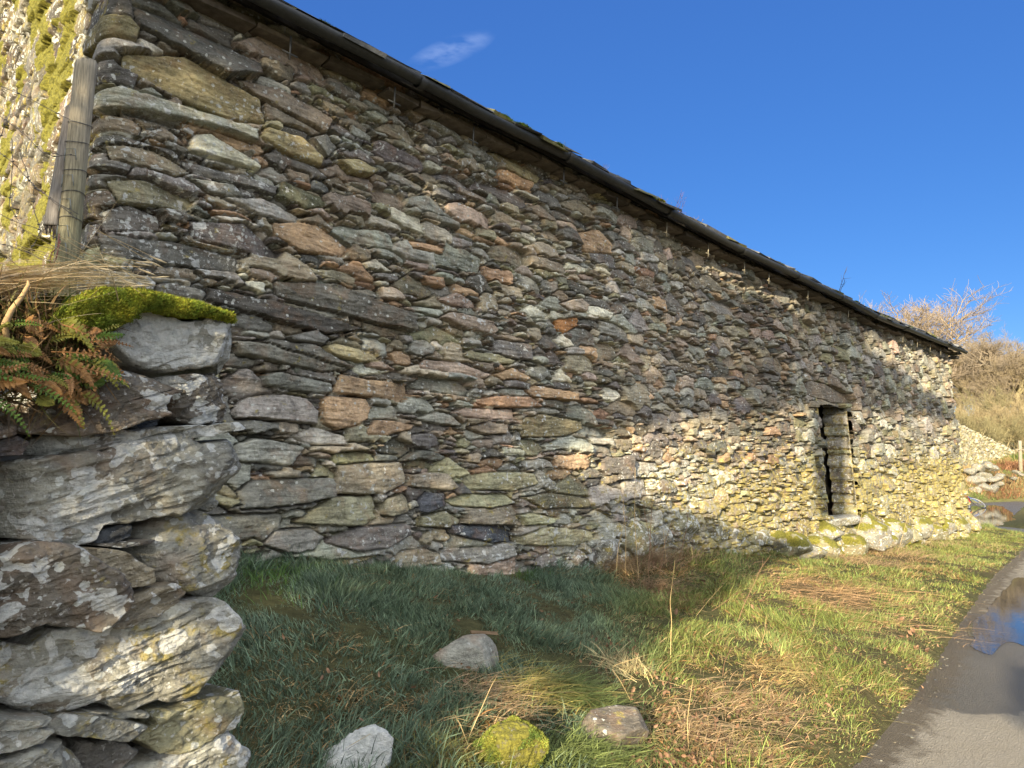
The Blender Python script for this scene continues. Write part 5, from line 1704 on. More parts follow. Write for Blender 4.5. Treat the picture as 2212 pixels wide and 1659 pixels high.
# dead leaves
rgl = np.random.default_rng(31)
A = Acc()
for (cx, cy, rx, ry, n) in [(1560, 1580, 260, 90, 230), (1420, 1480, 120, 60, 50), (1800, 1460, 160, 60, 40), (900, 1450, 380, 150, 40), (1500, 1650, 250, 30, 90), (1700, 1300, 150, 60, 40), (1150, 1330, 250, 40, 25), (1980, 1400, 60, 90, 60), (1330, 1410, 60, 30, 40)]:
    for k in range(n):
        px, py = cx + rgl.normal(0, .5) * rx, cy + rgl.normal(0, .5) * ry
        r = ray(px, py)
        if r[2] > -.02: continue
        zz = EYE; kk = 3.0
        for _ in range(6):
            Pp = r * kk; s_, t_ = st(Pp[0], Pp[1]); kk = (float(gz(s_, t_, False)) - EYE) / r[2]
        Pp = r * kk + [0, 0, EYE]
        s_, t_ = st(Pp[0], Pp[1])
        if t_ > np.interp(s_, TE_S, TE_T) + .05: continue
        sz = rgl.uniform(.008, .02) * (1 if Pp[1] < 6 else 1.6)
        u = rgl.normal(0, 1, 3) + [0, 0, .2]; u /= np.linalg.norm(u); w_ = np.cross(u, rgl.normal(0, 1, 3)); w_ /= np.linalg.norm(w_); nn = np.cross(u, w_)
        c = Pp + [0, 0, rgl.uniform(.005, .04)]
        V = np.array([c - u * sz, c - u * .3 * sz + w_ * .5 * sz + nn * .25 * sz, c + u * .5 * sz + w_ * .42 * sz + nn * .1 * sz, c + u * 1.1 * sz + nn * .3 * sz, c + u * .5 * sz - w_ * .45 * sz + nn * .3 * sz, c - u * .3 * sz - w_ * .5 * sz + nn * .1 * sz, c + nn * -.1 * sz])
        A.add(V, np.array([[6, 0, 1], [6, 1, 2], [6, 2, 3], [6, 3, 4], [6, 4, 5], [6, 5, 0]]), np.array([.19, .11, .065]) * rgl.uniform(.5, 1.6))
o = A.build('leaf_litter', M_LEAF, None, smoothed=False)
tag(o, 'curled brown dead leaves scattered through the straw on the verge', 'dead leaves', kind='stuff')

# standing dry stalks
def stalk(pts, Yb, rad, cl, label, group=None, twigs=0, seed=1):
    """pts photo pixels from root to tip; root on the ground"""
    g0 = ground_at(*pts[0])
    Y = g0[1]
    P = [g0 - [0, 0, .02]] + [photo_at(x, y, Y + Yb * (i + 1) / len(pts)) for i, (x, y) in enumerate(pts[1:])]
    P = np.array(P); tq = np.linspace(0, len(P) - 1, 6 * len(P))
    P = np.stack([np.interp(tq, np.arange(len(P)), P[:, i]) for i in range(3)], 1)
    for _ in range(4): P[1:-1] = .25 * P[:-2] + .5 * P[1:-1] + .25 * P[2:]
    A = Acc(); A.add(*tube(P, np.linspace(rad, rad * .45, len(P)), 5), cl)
    rg = np.random.default_rng(seed)
    for k in range(twigs):
        i = rg.integers(len(P) // 3, len(P) - 2)
        d = (P[i + 1] - P[i]); d /= np.linalg.norm(d); q = d * .7 + rg.normal(0, .5, 3)
        L = rg.uniform(.03, .09)
        A.add(*tube([P[i], P[i] + q * L * .5, P[i] + q * L + [0, 0, .01]], [rad * .5, rad * .4, rad * .2], 4), cl)
    o = A.build('dry_stalk', M_DRY, None, origin=g0)
    tag(o, label, 'dry stalk', group)


G_ = 'dry stalks standing in the verge'
ST = (.46, .34, .17); RD = (.24, .14, .085)
stalk([(1448, 1432), (1449, 1380), (1451, 1340), (1447, 1300), (1452, 1262), (1458, 1210)], .0, .0030, (.55, .40, .19), 'tallest pale dry stalk, standing upright between shaded grass and sunlit bank', G_)
stalk([(1488, 1620), (1484, 1560), (1492, 1500), (1497, 1465)], 0, .0022, ST, 'short pale stalk rising out of the straw right of the angular grey slab', G_)
stalk([(1590, 1350), (1605, 1310), (1625, 1270), (1645, 1225), (1660, 1205)], 0, .0028, RD, 'reddish branching weed stalk leaning right at the edge of the sunlit grass', G_, 7, 4)
stalk([(1370, 1520), (1340, 1470), (1318, 1440), (1380, 1420)], 0, .002, ST, 'bent straw stalk folded over at the shadow edge', G_)
stalk([(1005, 1600), (1040, 1530), (1062, 1480), (1074, 1460)], 0, .002, (.5, .38, .2), 'straw stalk slanting up behind the moss-cushioned rock', G_)
stalk([(690, 1650), (740, 1620), (800, 1585)], -.03, .0018, (.5, .4, .22), 'pale stem lying across the white-lichened rock', G_)
k = 0
for (x0, y0, x1, y1) in [(1500, 1330, 1560, 1265), (1530, 1320, 1600, 1275), (1380, 1250, 1372, 1010), (1400, 1245, 1410, 1060), (1350, 1240, 1345, 1075), (1425, 1240, 1450, 1130), (1440, 1225, 1432, 1140), (1465, 1210, 1490, 1080), (1330, 1250, 1350, 1120), (1415, 1235, 1390, 1090), (1750, 1370, 1765, 1290), (1640, 1560, 1700, 1490), (1690, 1600, 1740, 1540), (1790, 1190, 1800, 1085), (1850, 1200, 1862, 1110), (1905, 1195, 1890, 1115), (1640, 1400, 1655, 1330), (1560, 1460, 1580, 1400), (1940, 1190, 1960, 1120), (1530, 1640, 1560, 1560)]:
    mx = (x0 + x1) / 2 + 6 * math.sin(k * 2.1)
    lab = 'thin brown weed stalk standing against the foot of the barn wall' if y0 < 1260 else 'thin dry stalk standing in the open verge grass'
    if y0 < 1260 and x0 > 1700: lab = 'thin weed stalk by the mossy boulders near the doorway'
    if y0 > 1500: lab = 'short dry stalk in the brown litter near the lane edge'
    stalk([(x0, y0), (mx, (y0 + y1) / 2), (x1, y1)], 0, 0.0019 if y0 > 1260 else .0042, RD if k % 2 else ST, lab, 'thin weed stalks by the wall foot' if y0 < 1260 else 'thin stalks in the open verge', 3, k)
    k += 1

# small stones and gravel along the lane edge
rgs = np.random.default_rng(8)
A = Acc()
for k in range(320):
    s = rgs.uniform(1.5, 18); te = float(np.interp(s, TE_S, TE_T)); t = te + abs(rgs.normal(0, .10)) - .03
    sz = rgs.uniform(.003, .011)
    p = P3(s, t, float(zroad(s)) + sz * .1)
    V, Fq, _ = rock(p, (sz * 1.3, sz, sz * .7), 2000 + k % 37, rot=rgs.uniform(0, 3), n=5)
    A.add(V, Fq, np.array(TONES[rgs.choice(list('gkbdkb'))]) * rgs.uniform(.25, .55))
o = A.build('gravel', M_SLATE, None, smoothed=False)
tag(o, 'fine gravel and grit strewn along the edge of the lane', 'gravel', kind='stuff')


# ------------------------------------------------------------------ bare trees beyond
def tree_mesh(seed, H, levels=6, spread=.55, twigcol=(.20, .15, .12), trunkcol=(.16, .13, .085), shrub=False):
    rg = np.random.default_rng(seed)
    starts = []; ends = []; ra = []; rb = []; lv = []
    def grow(p, d, L, r, l):
        nseg = 4 if l < 3 else 3
        pts = [p]; dd = d
        for k in range(nseg):
            dd = dd + rg.normal(0, .16 if l else .06, 3) + np.array([0, 0, .06 if l < 4 else .09])
            dd /= np.linalg.norm(dd)
            pts.append(pts[-1] + dd * L / nseg)
        r1 = r * .62
        for k in range(nseg):
            starts.append(pts[k]); ends.append(pts[k + 1]); ra.append(r + (r1 - r) * k / nseg); rb.append(r + (r1 - r) * (k + 1) / nseg); lv.append(l)
        if l >= levels: return
        nb = {0: 7 if shrub else 5, 1: 5, 2: 5, 3: 4, 4: 5, 5: 4}.get(l, 3)
        for k in range(nb):
            f = rg.uniform(.3 if l else (.05 if shrub else .35), 1)
            i = min(int(f * nseg), nseg - 1); b = pts[i] + (pts[i + 1] - pts[i]) * (f * nseg - i)
            ax = rg.normal(0, 1, 3); ax -= ax @ dd * dd; ax /= np.linalg.norm(ax)
            an = rg.uniform(.35, 1.05) * (spread / .55)
            q = dd * math.cos(an) + ax * math.sin(an)
            grow(b, q, L * rg.uniform(.5, .78), max(r * rg.uniform(.42, .6), .010 if shrub else .006), l + 1)
    if shrub:
        for k in range(4):
            a = rg.uniform(0, 6.28); grow(np.array([math.cos(a) * .3, math.sin(a) * .3, 0]), np.array([math.cos(a) * .5, math.sin(a) * .5, 1]) / 1.1, H * .42, H * .012, 1)
    else:
        grow(np.zeros(3), np.array([rg.normal(0, .05), rg.normal(0, .05), 1.0]), H * .36, H * .026, 0)
    s = np.array(starts); e = np.array(ends); ra = np.array(ra); rb = np.array(rb); lv = np.array(lv)
    d = e - s; d /= np.linalg.norm(d, axis=1)[:, None] + 1e-9
    ref = np.where(np.abs(d[:, 2:3]) < .9, [[0, 0, 1.0]], [[1.0, 0, 0]])
    a = np.cross(d, ref); a /= np.linalg.norm(a, axis=1)[:, None]; b = np.cross(d, a)
    def prism(sel, k):
        S, E_, A1, B1, R0, R1 = s[sel], e[sel], a[sel], b[sel], ra[sel], rb[sel]
        ang = np.arange(k) * 2 * math.pi / k
        off = np.cos(ang)[None, :, None] * A1[:, None] + np.sin(ang)[None, :, None] * B1[:, None]
        V = np.concatenate([S[:, None] + off * R0[:, None, None], E_[:, None] + off * R1[:, None, None]], 1).reshape(-1, 3)
        j = np.arange(k); f = np.stack([j, (j + 1) % k, k + (j + 1) % k, k + j], -1)
        return V, (np.arange(len(S))[:, None, None] * 2 * k + f[None]).reshape(-1, 4)
    big = lv <= 2
    V1, F1 = prism(big, 6); V2, F2 = prism(~big, 3)
    return (V1, F1), (V2, F2)


def put_tree(px, py_top, Y, proto, rz, label, wide=1.0, name='bare_tree'):
    b = photo_at(px, 1000, Y)
    s_, t_ = st(b[0], b[1]); b[2] = float(gz(s_, t_)) - .1
    h = max(v.co.z for v in proto[-1][1].vertices)
    sc = (photo_at(px, py_top, Y)[2] - b[2]) / h
    o = empty(name, b); tag(o, label, 'tree', 'bare winter trees beyond the barn')
    for (nm, me) in proto:
        c = bpy.data.objects.new(nm, me); COL.objects.link(c); c.parent = o
    o.rotation_euler = (0, 0, rz); o.scale = (sc * wide, sc * wide, sc)
    return o


def proto_tree(seed, H, tw, tr, shrub=False, spread=.55):
    (V1, F1), (V2, F2) = tree_mesh(seed, H, spread=spread, shrub=shrub, levels=5 if shrub else 6)
    r = []
    for nm, V, Fq, c in (('trunk', V1, F1, tr), ('crown', V2, F2, tw)):
        if not len(V): continue
        o = mk(nm, V, Fq, M_BARK, None, np.array(c))
        r.append((nm, o.data)); bpy.data.objects.remove(o)
    return r


T1 = proto_tree(1, 10, (.25, .20, .145), (.17, .14, .09))
T2 = proto_tree(2, 10, (.26, .21, .13), (.20, .17, .09))
T3 = proto_tree(5, 10, (.22, .18, .13), (.13, .11, .08), spread=.65)
S1 = proto_tree(8, 5, (.25, .20, .11), (.30, .25, .14), True)
S2 = proto_tree(9, 5, (.21, .185, .095), (.26, .22, .12), True)
for (px, py, Y, wd, pr, rz, lab) in [
    (1955, 600, 62, 1.4, T1, 2.0, 'round-crowned bare tree rising alone above the far end of the barn roof'),
    (2070, 715, 66, 1.1, T2, 1.2, 'bare tree just beyond the barn corner at the left end of the row'),
    (2118, 698, 60, 1.0, T3, 2.2, 'bare tree with dark trunk, second in the row right of the barn corner'),
    (2175, 722, 63, 1.1, T1, 3.4, 'bare tree in the middle of the row above the distant wall'),
    (2225, 735, 58, 1.0, T2, 4.4, 'bare tree at the right edge of the photo above the distant wall'),
    (2290, 730, 60, 1.1, T3, 5.4, 'bare tree just outside the right edge of the photo'),
    (2145, 712, 74, 1.1, T2, .9, 'bare tree standing behind the row, seen between two nearer crowns'),
    (2200, 740, 76, 1.1, T1, 5.0, 'bare tree set back behind the right half of the row'),
    (2040, 735, 78, 1.1, T3, 2.9, 'bare tree set back behind the barn corner')]:
    put_tree(px, py, Y * 1.8, pr, rz, lab, wd)
SHL = ['yellowish leafless shrub right beside the barn corner, leftmost of the thicket', 'leafless shrub second from the barn corner in the thicket', 'leafless shrub third from the barn corner in the thicket', 'leafless shrub in the middle of the thicket above the distant wall', 'leafless shrub above the small grey gate post', 'leafless shrub touching the right edge of the photo', 'leafless shrub just outside the right edge of the photo', 'leafless shrub set back behind the left half of the thicket', 'leafless shrub set back behind the right half of the thicket']
k = 0
for (px, Y, py, pr) in [(2085, 52, 850, S1), (2110, 50, 880, S2), (2140, 54, 860, S1), (2165, 52, 890, S2), (2190, 55, 860, S1), (2215, 53, 880, S2), (2245, 55, 860, S1), (2125, 58, 830, S2), (2180, 60, 825, S1)]:
    o = put_tree(px, py, Y, pr, k * 1.3, SHL[k], 1.0, name='bare_shrub')
    o['category'] = 'shrub'; o['group'] = 'leafless shrubs behind the distant wall'
    k += 1

# ------------------------------------------------------------------ distant dry-stone wall
pa = photo_at(2040, 985, 38.0); pb = photo_at(2235, 1012, 58.0); pc = photo_at(2420, 1010, 66.0)
tops = [photo_at(2040, 893, 38.0)[2], photo_at(2130, 945, 46.0)[2], photo_at(2235, 990, 58.0)[2], 2.0]
dirw = (pb - pa)[:2]; Lw = np.linalg.norm(dirw); dirw /= Lw; nw = np.array([dirw[1], -dirw[0]])
LwT = Lw + 12
rgd = np.random.default_rng(19)
Rw = pack(LwT, 4.2, .03, lambda x, z, r: (r.lognormal(math.log(.32), .35), r.uniform(1.3, 2.6), r.choice(list('pylgep'))), [], rgd, gap=.035)
q = np.arange(0, LwT, .06); z = np.arange(0, 1.0001, 1 / 46)
Q, Zk = np.meshgrid(q, z, indexing='ij')
gw = np.stack([pa[0] + dirw[0] * q, pa[1] + dirw[1] * q], 1); sw, tw = st(gw[:, 0], gw[:, 1])
gb = gz(sw, tw) - .2
tp = np.interp(q, [0, Lw * .42, Lw, LwT], tops) + .05 * fbm(q * 2, 0, 0, 3, 9)
tp = np.maximum(tp, gb + .5)
Zm = gb[:, None] + (tp - gb)[:, None] * Zk
h, sid, c = sample(Rw, Q, Zm - gb.min() + .1, .02)
h = h * 1.4 - .10 * Zk
P = gw[:, None] + nw * h[..., None]
V = np.concatenate([P, Zm[..., None]], -1)
Bk = np.concatenate([gw[:, None] - nw * .55 + 0 * P, Zm[..., None]], -1)
V2 = np.concatenate([V.reshape(-1, 3), Bk.reshape(-1, 3)])
nq, nz = Q.shape
Fq = gridF(nq, nz).reshape(-1, 4)
i = np.arange(nq - 1) * nz + nz - 1
capF = np.stack([i, i + nz, i + nz + nq * nz, i + nq * nz], -1)
j = np.arange(nz - 1)
e0 = np.stack([j, j + 1, j + 1 + nq * nz, j + nq * nz], -1)
o = mk('drystone_wall', V2, [np.concatenate([Fq, Fq[:, ::-1] + nq * nz, capF, e0])], M_STONE, None, np.concatenate([c.reshape(-1, 3)] * 2) * .8, np.array([0, .5, .15]), origin=np.array([pa[0], pa[1], float(gb[0])]))
tag(o, 'sunlit dry-stone wall climbing the slope behind the lane, beyond the barn corner', 'wall')

# rubble of an old retaining wall in the bank
rub = [(2112, 1012, 18), (2130, 1006, 16), (2146, 1012, 12), (2128, 1030, 20), (2148, 1036, 18), (2108, 1040, 22), (2160, 1028, 12), (2124, 1052, 16), (2144, 1056, 16), (2100, 1060, 18), (2196, 1020, 9), (2206, 1026, 8), (2190, 1034, 7), (2095, 1020, 16), (2160, 1046, 12)]
rb_ = empty('ruined_wall', photo_at(2130, 1065, 34.5)); tag(rb_, 'tumbled remnant of a rough stone wall set in the bracken bank beyond the barn corner', 'ruined wall')
for k, (px, py, rp) in enumerate(rub):
    Y = 36.5 + (1065 - py) / 60 * 1.6
    r_ = rp * Y / F * .8
    V, Fq, Lp = rock(photo_at(px, py, Y), (r_ * 1.15, r_ * 1.1, r_ * .7), 500 + k, rot=k, n=20)
    mk('fallen_stone', V, Fq, M_STONE, rb_, np.array(TONES['g']) * .6, np.array([.3 if k % 3 == 0 else .1, .2, .15]))

# bracken and rough grass on the bank and the yard edge
A = Acc()
n = 42000
px = rgd.uniform(2060, 2500, n); Yr = rgd.uniform(31, 62, n)
X = (px - 1106) / F * Yr * math.cos(PITCH) * 1.0; s_, t_ = st(X, Yr)
z_ = gz(s_, t_)
P = np.stack([X, Yr, z_], 1); qx, qy = project(P)
brk = np.maximum(ell(qx, qy, 2170, 1068, 45, 16), np.maximum(ell(qx, qy, 2200, 1010, 60, 10), .55 * ell(qx, qy, 2160, 1050, 60, 30)))
te = np.interp(s_, TE_S, TE_T)
keep = (t_ < te - .1) | (z_ > zroad(s_) + .10)
P = P[keep]; brk = brk[keep]; m_ = len(P)
isb = rgd.random(m_) < brk
tan = fbm(P[:, 0] * .5, P[:, 1] * .5, 0, 3, 5) > -.05
c = np.where(isb[:, None], [[.20, .10, .05]], np.where(tan[:, None] & (P[:, 1:2] > 36), [[.34, .24, .11]], [[.11, .15, .035]])) * rgd.uniform(.6, 1.4, (m_, 1))
A.add(*ribbon_many(P, rgd.normal(0, .7, (m_, 3)) + [0, 0, 1], rgd.uniform(.08, .26, m_) * np.where(isb, 1.5, 1), np.full(m_, .016), rgd.normal(0, .4, (m_, 3)), c, 2, rgd))
o = A.build('bracken_bank', M_GRASS, None, smoothed=False)
tag(o, 'rust-brown dead bracken and tan rough grass covering the bank behind the lane', 'bracken', kind='stuff')

# small leaning post at the right edge
pp = photo_at(2206, 1035, 40); s_, t_ = st(pp[0], pp[1]); pp[2] = float(gz(s_, t_)) - .2
pt = photo_at(2203, 952, 40)
gp = empty('gate_post', pp); tag(gp, 'thin grey wooden post standing before the distant wall at the right edge', 'post')
roughpost(pp, pt, .10, .09, 12, ((.2, .17, .12), (.24, .21, .16)), 'post_wood', gp, n=12, sides=10)
A = Acc(); V, Fq = boxVF(pt + [0, -.1, -.5], .35, .02, .03); A.add(V, Fq, (.2, .17, .13)); A.build('rail', M_WOOD, gp, smoothed=False)

# bicycle lying beyond the barn corner: only a wheel shows
wc = photo_at(2112, 1083, 31.0); s_, t_ = st(wc[0], wc[1]); wc[2] = float(gz(s_, t_)) + .22
bike = empty('bicycle', wc); tag(bike, 'bicycle lying on the wet track, half hidden by the far barn corner', 'bicycle')
nrm_ = np.array([.25, -.55, .8]); nrm_ /= np.linalg.norm(nrm_)
e1 = np.cross(nrm_, [0, 0, 1.0]); e1 /= np.linalg.norm(e1); e2 = np.cross(nrm_, e1)
def ringpts(c, r, n=41): return np.array([c + r * (math.cos(q) * e1 + math.sin(q) * e2) for q in np.linspace(0, 2 * math.pi, n)])
for c in (wc, wc - e1 * -1.02 if (wc - e1 * -1.02)[0] < wc[0] else wc - e1 * 1.02):
    A = Acc(); A.add(*tube(ringpts(c, .33), .024, 8), (.02, .02, .022)); ty = A.build('tyre', M_METAL, bike)
    A = Acc(); A.add(*tube(ringpts(c, .30), .010, 6), (.35, .36, .40)); A.build('rim', M_METAL, ty)
    A = Acc()
    for q in range(14):
        a = q * 2 * math.pi / 14; A.add(*tube([c, c + .3 * (math.cos(a) * e1 + math.sin(a) * e2)], .002, 3), (.3, .3, .3))
    A.add(*tube([c - nrm_ * .04, c + nrm_ * .04], .02, 8), (.1, .1, .1))
    A.build('spokes', M_METAL, ty)
sgn = -1 if (wc - e1 * 1.02)[0] < wc[0] else 1
r2 = wc + sgn * e1 * 1.02
bb = wc + sgn * e1 * .58 + e2 * .08; seatp = wc + sgn * e1 * .68 + e2 * -.42; head = wc + sgn * e1 * .14 + e2 * -.42
A = Acc()
for a, b, r in ((head, bb, .018), (head, seatp, .016), (seatp, bb, .016), (bb, r2, .011), (seatp, r2, .009)): A.add(*tube([a, b], r, 8), (.35, .02, .02))
A.build('frame', M_METAL, bike)
A = Acc(); A.add(*tube([head - e2 * .1, head, wc + nrm_ * .05], .014, 8), (.03, .08, .3)); A.build('fork', M_METAL, bike)
A = Acc(); A.add(*tube([head - e2 * .12 - nrm_ * .28, head - e2 * .14, head - e2 * .12 + nrm_ * .28], .012, 8), (.03, .03, .03)); A.build('handlebar', M_METAL, bike)
A = Acc(); A.add(*tube([seatp - e2 * .08 - e1 * .12, seatp - e2 * .09, seatp - e2 * .08 + e1 * .12], [.02, .05, .06], 8), (.03, .03, .03)); A.build('saddle', M_METAL, bike)

# plants rooted in the roof edge
def roof_plant(px, py, h, n, seed, cl, label, name='roof_plant', spread=.35, side=0.0, w=.0025):
    s_, z_ = on_wall(px, py, GUT_T)
    b = P3(float(s_), GUT_T, float(zeave(min(s_, 20.9))) + .05); rg = np.random.default_rng(seed)
    A = Acc()
    for k in range(n):
        d = np.array([0, 0, 1.0]) + rg.normal(0, spread, 3) + Wx * side
        L = h * rg.uniform(.5, 1.05)
        P = [b + rg.normal(0, .04, 3) * [1, 1, 0]]
        for q in range(7): d = d + rg.normal(0, .22, 3); d /= np.linalg.norm(d); P.append(P[-1] + d * L / 7)
        A.add(*tube(P, np.linspace(w, w * .35, 8), 4), np.array(cl) * rg.uniform(.7, 1.3))
        for q in range(4):
            i = rg.integers(2, 7); e = d + rg.normal(0, .6, 3); e /= np.linalg.norm(e)
            A.add(*tube([P[i], P[i] + e * L * .12, P[i] + e * L * .25 + [0, 0, .01]], [w * .6, w * .4, w * .2], 3), np.array(cl))
    o = A.build(name, M_DRY, None, origin=b); tag(o, label, 'roof plant')


roof_plant(1812, 632, .62, 2, 3, (.09, .08, .08), 'tall dark leafless sapling growing out of the roof edge above the doorway', w=.006, spread=.12, side=.25)
roof_plant(1455, 442, .30, 9, 4, (.22, .10, .08), 'reddish bramble sprig growing from the roof edge beside a yellow moss clump')
roof_plant(1295, 372, .16, 10, 5, (.24, .17, .12), 'small brown dead weed in the gutter left of the reddish sprig')
roof_plant(1500, 468, .12, 8, 6, (.20, .16, .10), 'short dry tuft on the roof edge right of the reddish sprig')
roof_plant(1210, 318, .08, 10, 7, (.16, .2, .05), 'small green tuft beside the round moss cushion on the gutter')

# ------------------------------------------------------------------ unseen trees added behind the camera, leaf masses cut to the wanted shade
LIT = [
    [(1215, 985), (1300, 948), (1500, 912), (1650, 905), (1745, 872), (1800, 885), (1900, 893), (2080, 915), (2150, 925), (2400, 930), (2600, 1700), (2600, 2600), (1000, 2600), (960, 1750), (995, 1560), (1060, 1505), (1180, 1430), (1240, 1500), (1290, 1550), (1310, 1480), (1335, 1430), (1400, 1400), (1450, 1345), (1530, 1305), (1600, 1265), (1680, 1212), (1760, 1195),
     (1690, 1175), (1560, 1140), (1500, 1112), (1380, 1085), (1250, 1045)],
    [(1865, 728), (1940, 735), (2060, 775), (2110, 800), (2110, 905), (2070, 895), (2000, 850), (1930, 800), (1880, 765)],
    [(1480, 520), (1530, 532), (1650, 602), (1770, 680), (1700, 668), (1600, 625), (1500, 562)],
    [(-900, -900), (196, -900), (182, 120), (150, 300), (130, 600), (-900, 640)],
    [(2090, 700), (2700, 700), (2700, 1100), (2250, 1075), (2200, 1040), (2090, 1000)],
]

LITF = [
    [(-900, 520), (330, 530), (520, 640), (520, 745), (330, 720), (250, 760), (330, 760), (350, 860), (190, 830), (100, 800), (60, 850), (-900, 850)],
    [(-60, 1170), (60, 1165), (200, 1200), (210, 1250), (90, 1275), (-60, 1345)],
    [(180, 1150), (190, 1080), (280, 1010), (365, 1000), (350, 1050), (270, 1115), (210, 1160)],
    [(380, 1190), (430, 1100), (495, 1110), (500, 1215), (480, 1330), (430, 1310), (400, 1260)],
    [(-60, 1600), (60, 1440), (230, 1350), (420, 1290), (530, 1330), (540, 1490), (340, 1575), (160, 1530), (0, 1630)],
    [(330, 1490), (480, 1420), (560, 1480), (520, 1700), (330, 1700), (380, 1570)],
    [(235, 1235), (275, 1200), (305, 1250), (275, 1280)], [(215, 1345), (275, 1275), (335, 1275), (310, 1345), (240, 1365)],
    [(-60, 850), (40, 830), (60, 900), (-60, 960)],
]

DARK = [[(1750, 862), (1832, 862), (1828, 960), (1832, 1122), (1765, 1122)], [(2195, 1440), (2260, 1440), (2260, 1580), (2200, 1560)]]


def shaded_mask(P):
    """does the sunbeam through P (behind the camera) land on something the photo shows in shade?"""
    n = len(P); best = np.full(n, 1e9); kf = np.full(n, 1e9)
    N3 = np.array([N2[0], N2[1], 0]); W3 = np.array([W2[0], W2[1], 0])
    def plane(nv, d0, ok):
        k = (d0 - P @ nv) / (L3 @ nv); H = P + L3 * k[:, None]
        good = (k > 0) & ok(H); np.copyto(best, np.minimum(best, k), where=good)
    def okw(H): s = H @ W3; return (s > SCN) & (s < SCF + .4) & (H[:, 2] < 4.45) & (H[:, 2] > -.4)
    plane(N3, -D, okw)
    def okg(H): t = H @ N3 + D; return (t < 0) & (t > -3.6) & (H[:, 2] < 4.4 - .6 * t) & (H[:, 2] > 0)
    plane(W3, SCN, okg)
    c0 = np.array([cor[0], cor[1]])
    def okf(H): u = (H[:, :2] - c0) @ DF; return (u < .05) & (u > -2.5) & (H[:, 2] < 2.02 + 0 * u)
    plane(NF3, -FD + .03, okf)
    k_ = (-FD + .03 - P @ NF3) / (L3 @ NF3); kf = np.where((k_ > 0) & okf(P + L3 * k_[:, None]), k_, 1e9)
    k = (0.3 - P[:, 2]) / L3[2]
    for _ in range(6):
        H = P + L3 * k[:, None]; s, t = st(H[:, 0], H[:, 1]); k = (gz(s, t, False) + .03 - P[:, 2]) / L3[2]
    best = np.minimum(best, np.where(k > 0, k, 1e9))
    H = P + L3 * best[:, None]
    px, py = project(H)
    ok = (H[:, 1] > .3)
    lit = np.zeros(n, bool)
    wob = 9 * fbm(H[:, 0] * 4, H[:, 1] * 4, H[:, 2] * 4, 2, 88)
    for pl in LIT: lit |= inpoly(px + wob, py - wob, pl)
    for pl in DARK: lit &= ~inpoly(px, py, pl)
    onf = (kf <= best + 1e-6) & (kf < 1e8)
    litf = np.zeros(n, bool)
    for pl in LITF: litf |= inpoly(px, py, pl)
    lit = np.where(onf, litf, lit)
    # in front of the lens plane, or well outside the frame: let light through
    out = (~ok) | (px > 2700) | (px < -1400) | (py > 3200) | (py < -500)
    lit |= out
    return ~lit, H


rgo = np.random.default_rng(99)
latv = np.array([H2[1], -H2[0], 0])                     # to the right, across the sunbeams
upv = np.cross(latv, L3); upv = upv if upv[2] > 0 else -upv
n = 260000
lat = rgo.uniform(-8, 12, n); upc = rgo.uniform(-4, 8.0, n); back = rgo.uniform(6.0, 7.2, n)
P = np.array([0, 0, 1.2]) - L3 * back[:, None] + latv * lat[:, None] + upv * upc[:, None]
s_, t_ = st(P[:, 0], P[:, 1])
sh, Hh = shaded_mask(P)
use = sh & (P[:, 2] > .25)
P = P[use]; lat = lat[use]
trees_lat = [-6.5, -3.0, 0.4, 3.8, 7.5]
lab_ = ['leftmost evergreen behind the viewpoint, shading the field wall', 'second evergreen behind the viewpoint, shading the near wall', 'middle evergreen behind the viewpoint, shading the grass', 'fourth evergreen behind the viewpoint, shading the upper wall', 'rightmost evergreen behind the viewpoint, shading the far eave']
own = np.argmin(np.abs(lat[:, None] + rgo.normal(0, .5, len(lat))[:, None] - np.array(trees_lat)[None]), 1)
print('shade leaves', len(P), np.bincount(own))
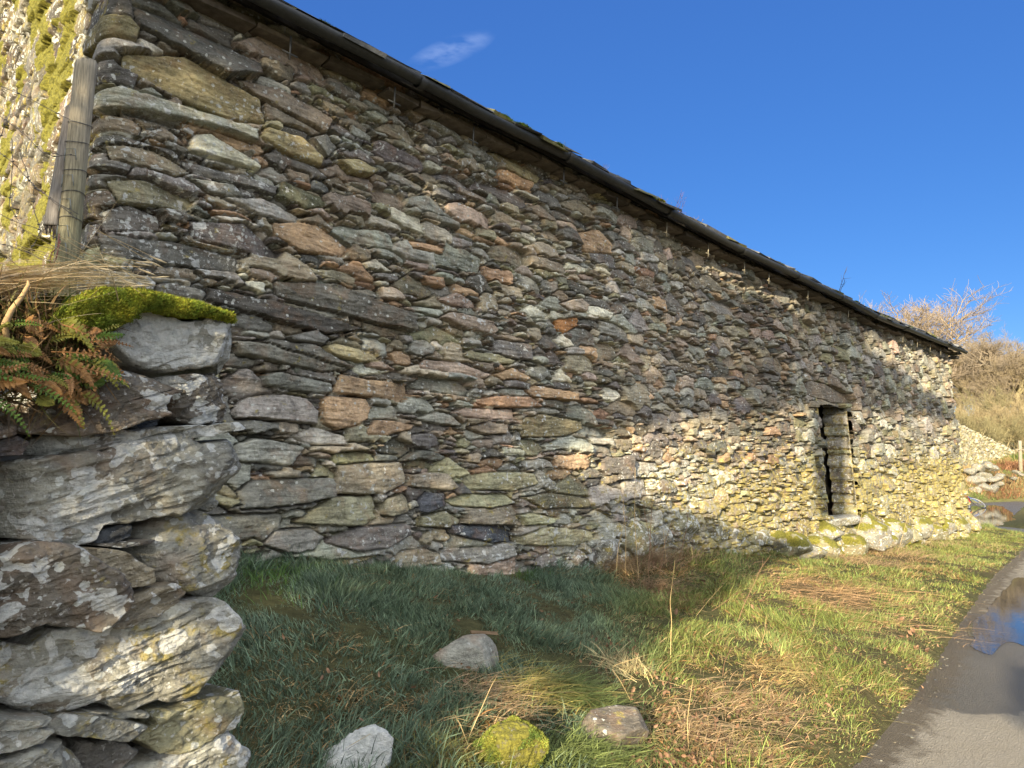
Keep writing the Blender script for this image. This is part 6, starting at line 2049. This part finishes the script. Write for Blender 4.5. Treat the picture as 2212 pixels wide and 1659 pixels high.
for k, la in enumerate(trees_lat):
    Q = P[own == k]
    if len(Q) < 50: continue
    if len(Q) > 40000: Q = Q[rgo.permutation(len(Q))[:40000]]
    m_ = len(Q)
    b = np.array([0, 0, 0]) - L3 * 6.6 + latv * la; b[2] = 0.2
    tr = empty('evergreen_tree', b); tag(tr, lab_[k], 'tree', 'evergreens behind the viewpoint')
    d = rgo.normal(0, 1, (m_, 3)); d /= np.linalg.norm(d, axis=1)[:, None]
    q2 = np.cross(d, rgo.normal(0, 1, (m_, 3))); q2 /= np.linalg.norm(q2, axis=1)[:, None]
    sz = rgo.uniform(.045, .07, (m_, 1))
    V = np.stack([Q - d * sz * 1.3, Q + q2 * sz * .6, Q + d * sz * 1.3, Q - q2 * sz * .6], 1).reshape(-1, 3)
    Fq = np.arange(4 * m_).reshape(-1, 4)
    mk('crown', V, Fq, M_LEAF, tr, np.repeat(np.array([.045, .075, .022]) * rgo.uniform(.6, 1.5, (m_, 1)), 4, 0), smoothed=False)
    A = Acc()
    # trunk only where the shadow is wanted: it stays low and limbs reach the leaf masses
    tp_ = b + [0, 0, np.percentile(Q[:, 2], 60) - .2]
    ok_t, _ = shaded_mask(np.linspace(b + [0, 0, .3], tp_, 20))
    if ok_t.mean() > .75:
        A.add(*tube([b, b * .5 + tp_ * .5 + [.1, .05, 0], tp_], [.16, .12, .05], 9), (.10, .08, .06))
        for q in rgo.integers(0, m_, 24):
            h0 = b + (tp_ - b) * rgo.uniform(.3, .95)
            pts = np.linspace(h0, Q[q], 8)
            if shaded_mask(pts)[0].all(): A.add(*tube(pts, np.linspace(.05, .01, 8), 5), (.10, .08, .06))
    else:
        for q in range(14):
            i, j = m_ // 2, rgo.integers(0, m_)
            pts = np.linspace(Q[i], Q[j], 8)
            if shaded_mask(pts)[0].all(): A.add(*tube(pts, np.linspace(.04, .01, 8), 5), (.10, .08, .06))
    if A.n: A.build('trunk', M_BARK, tr)
print('OBJECTS', len(bpy.data.objects), 'grass', n1, n2)
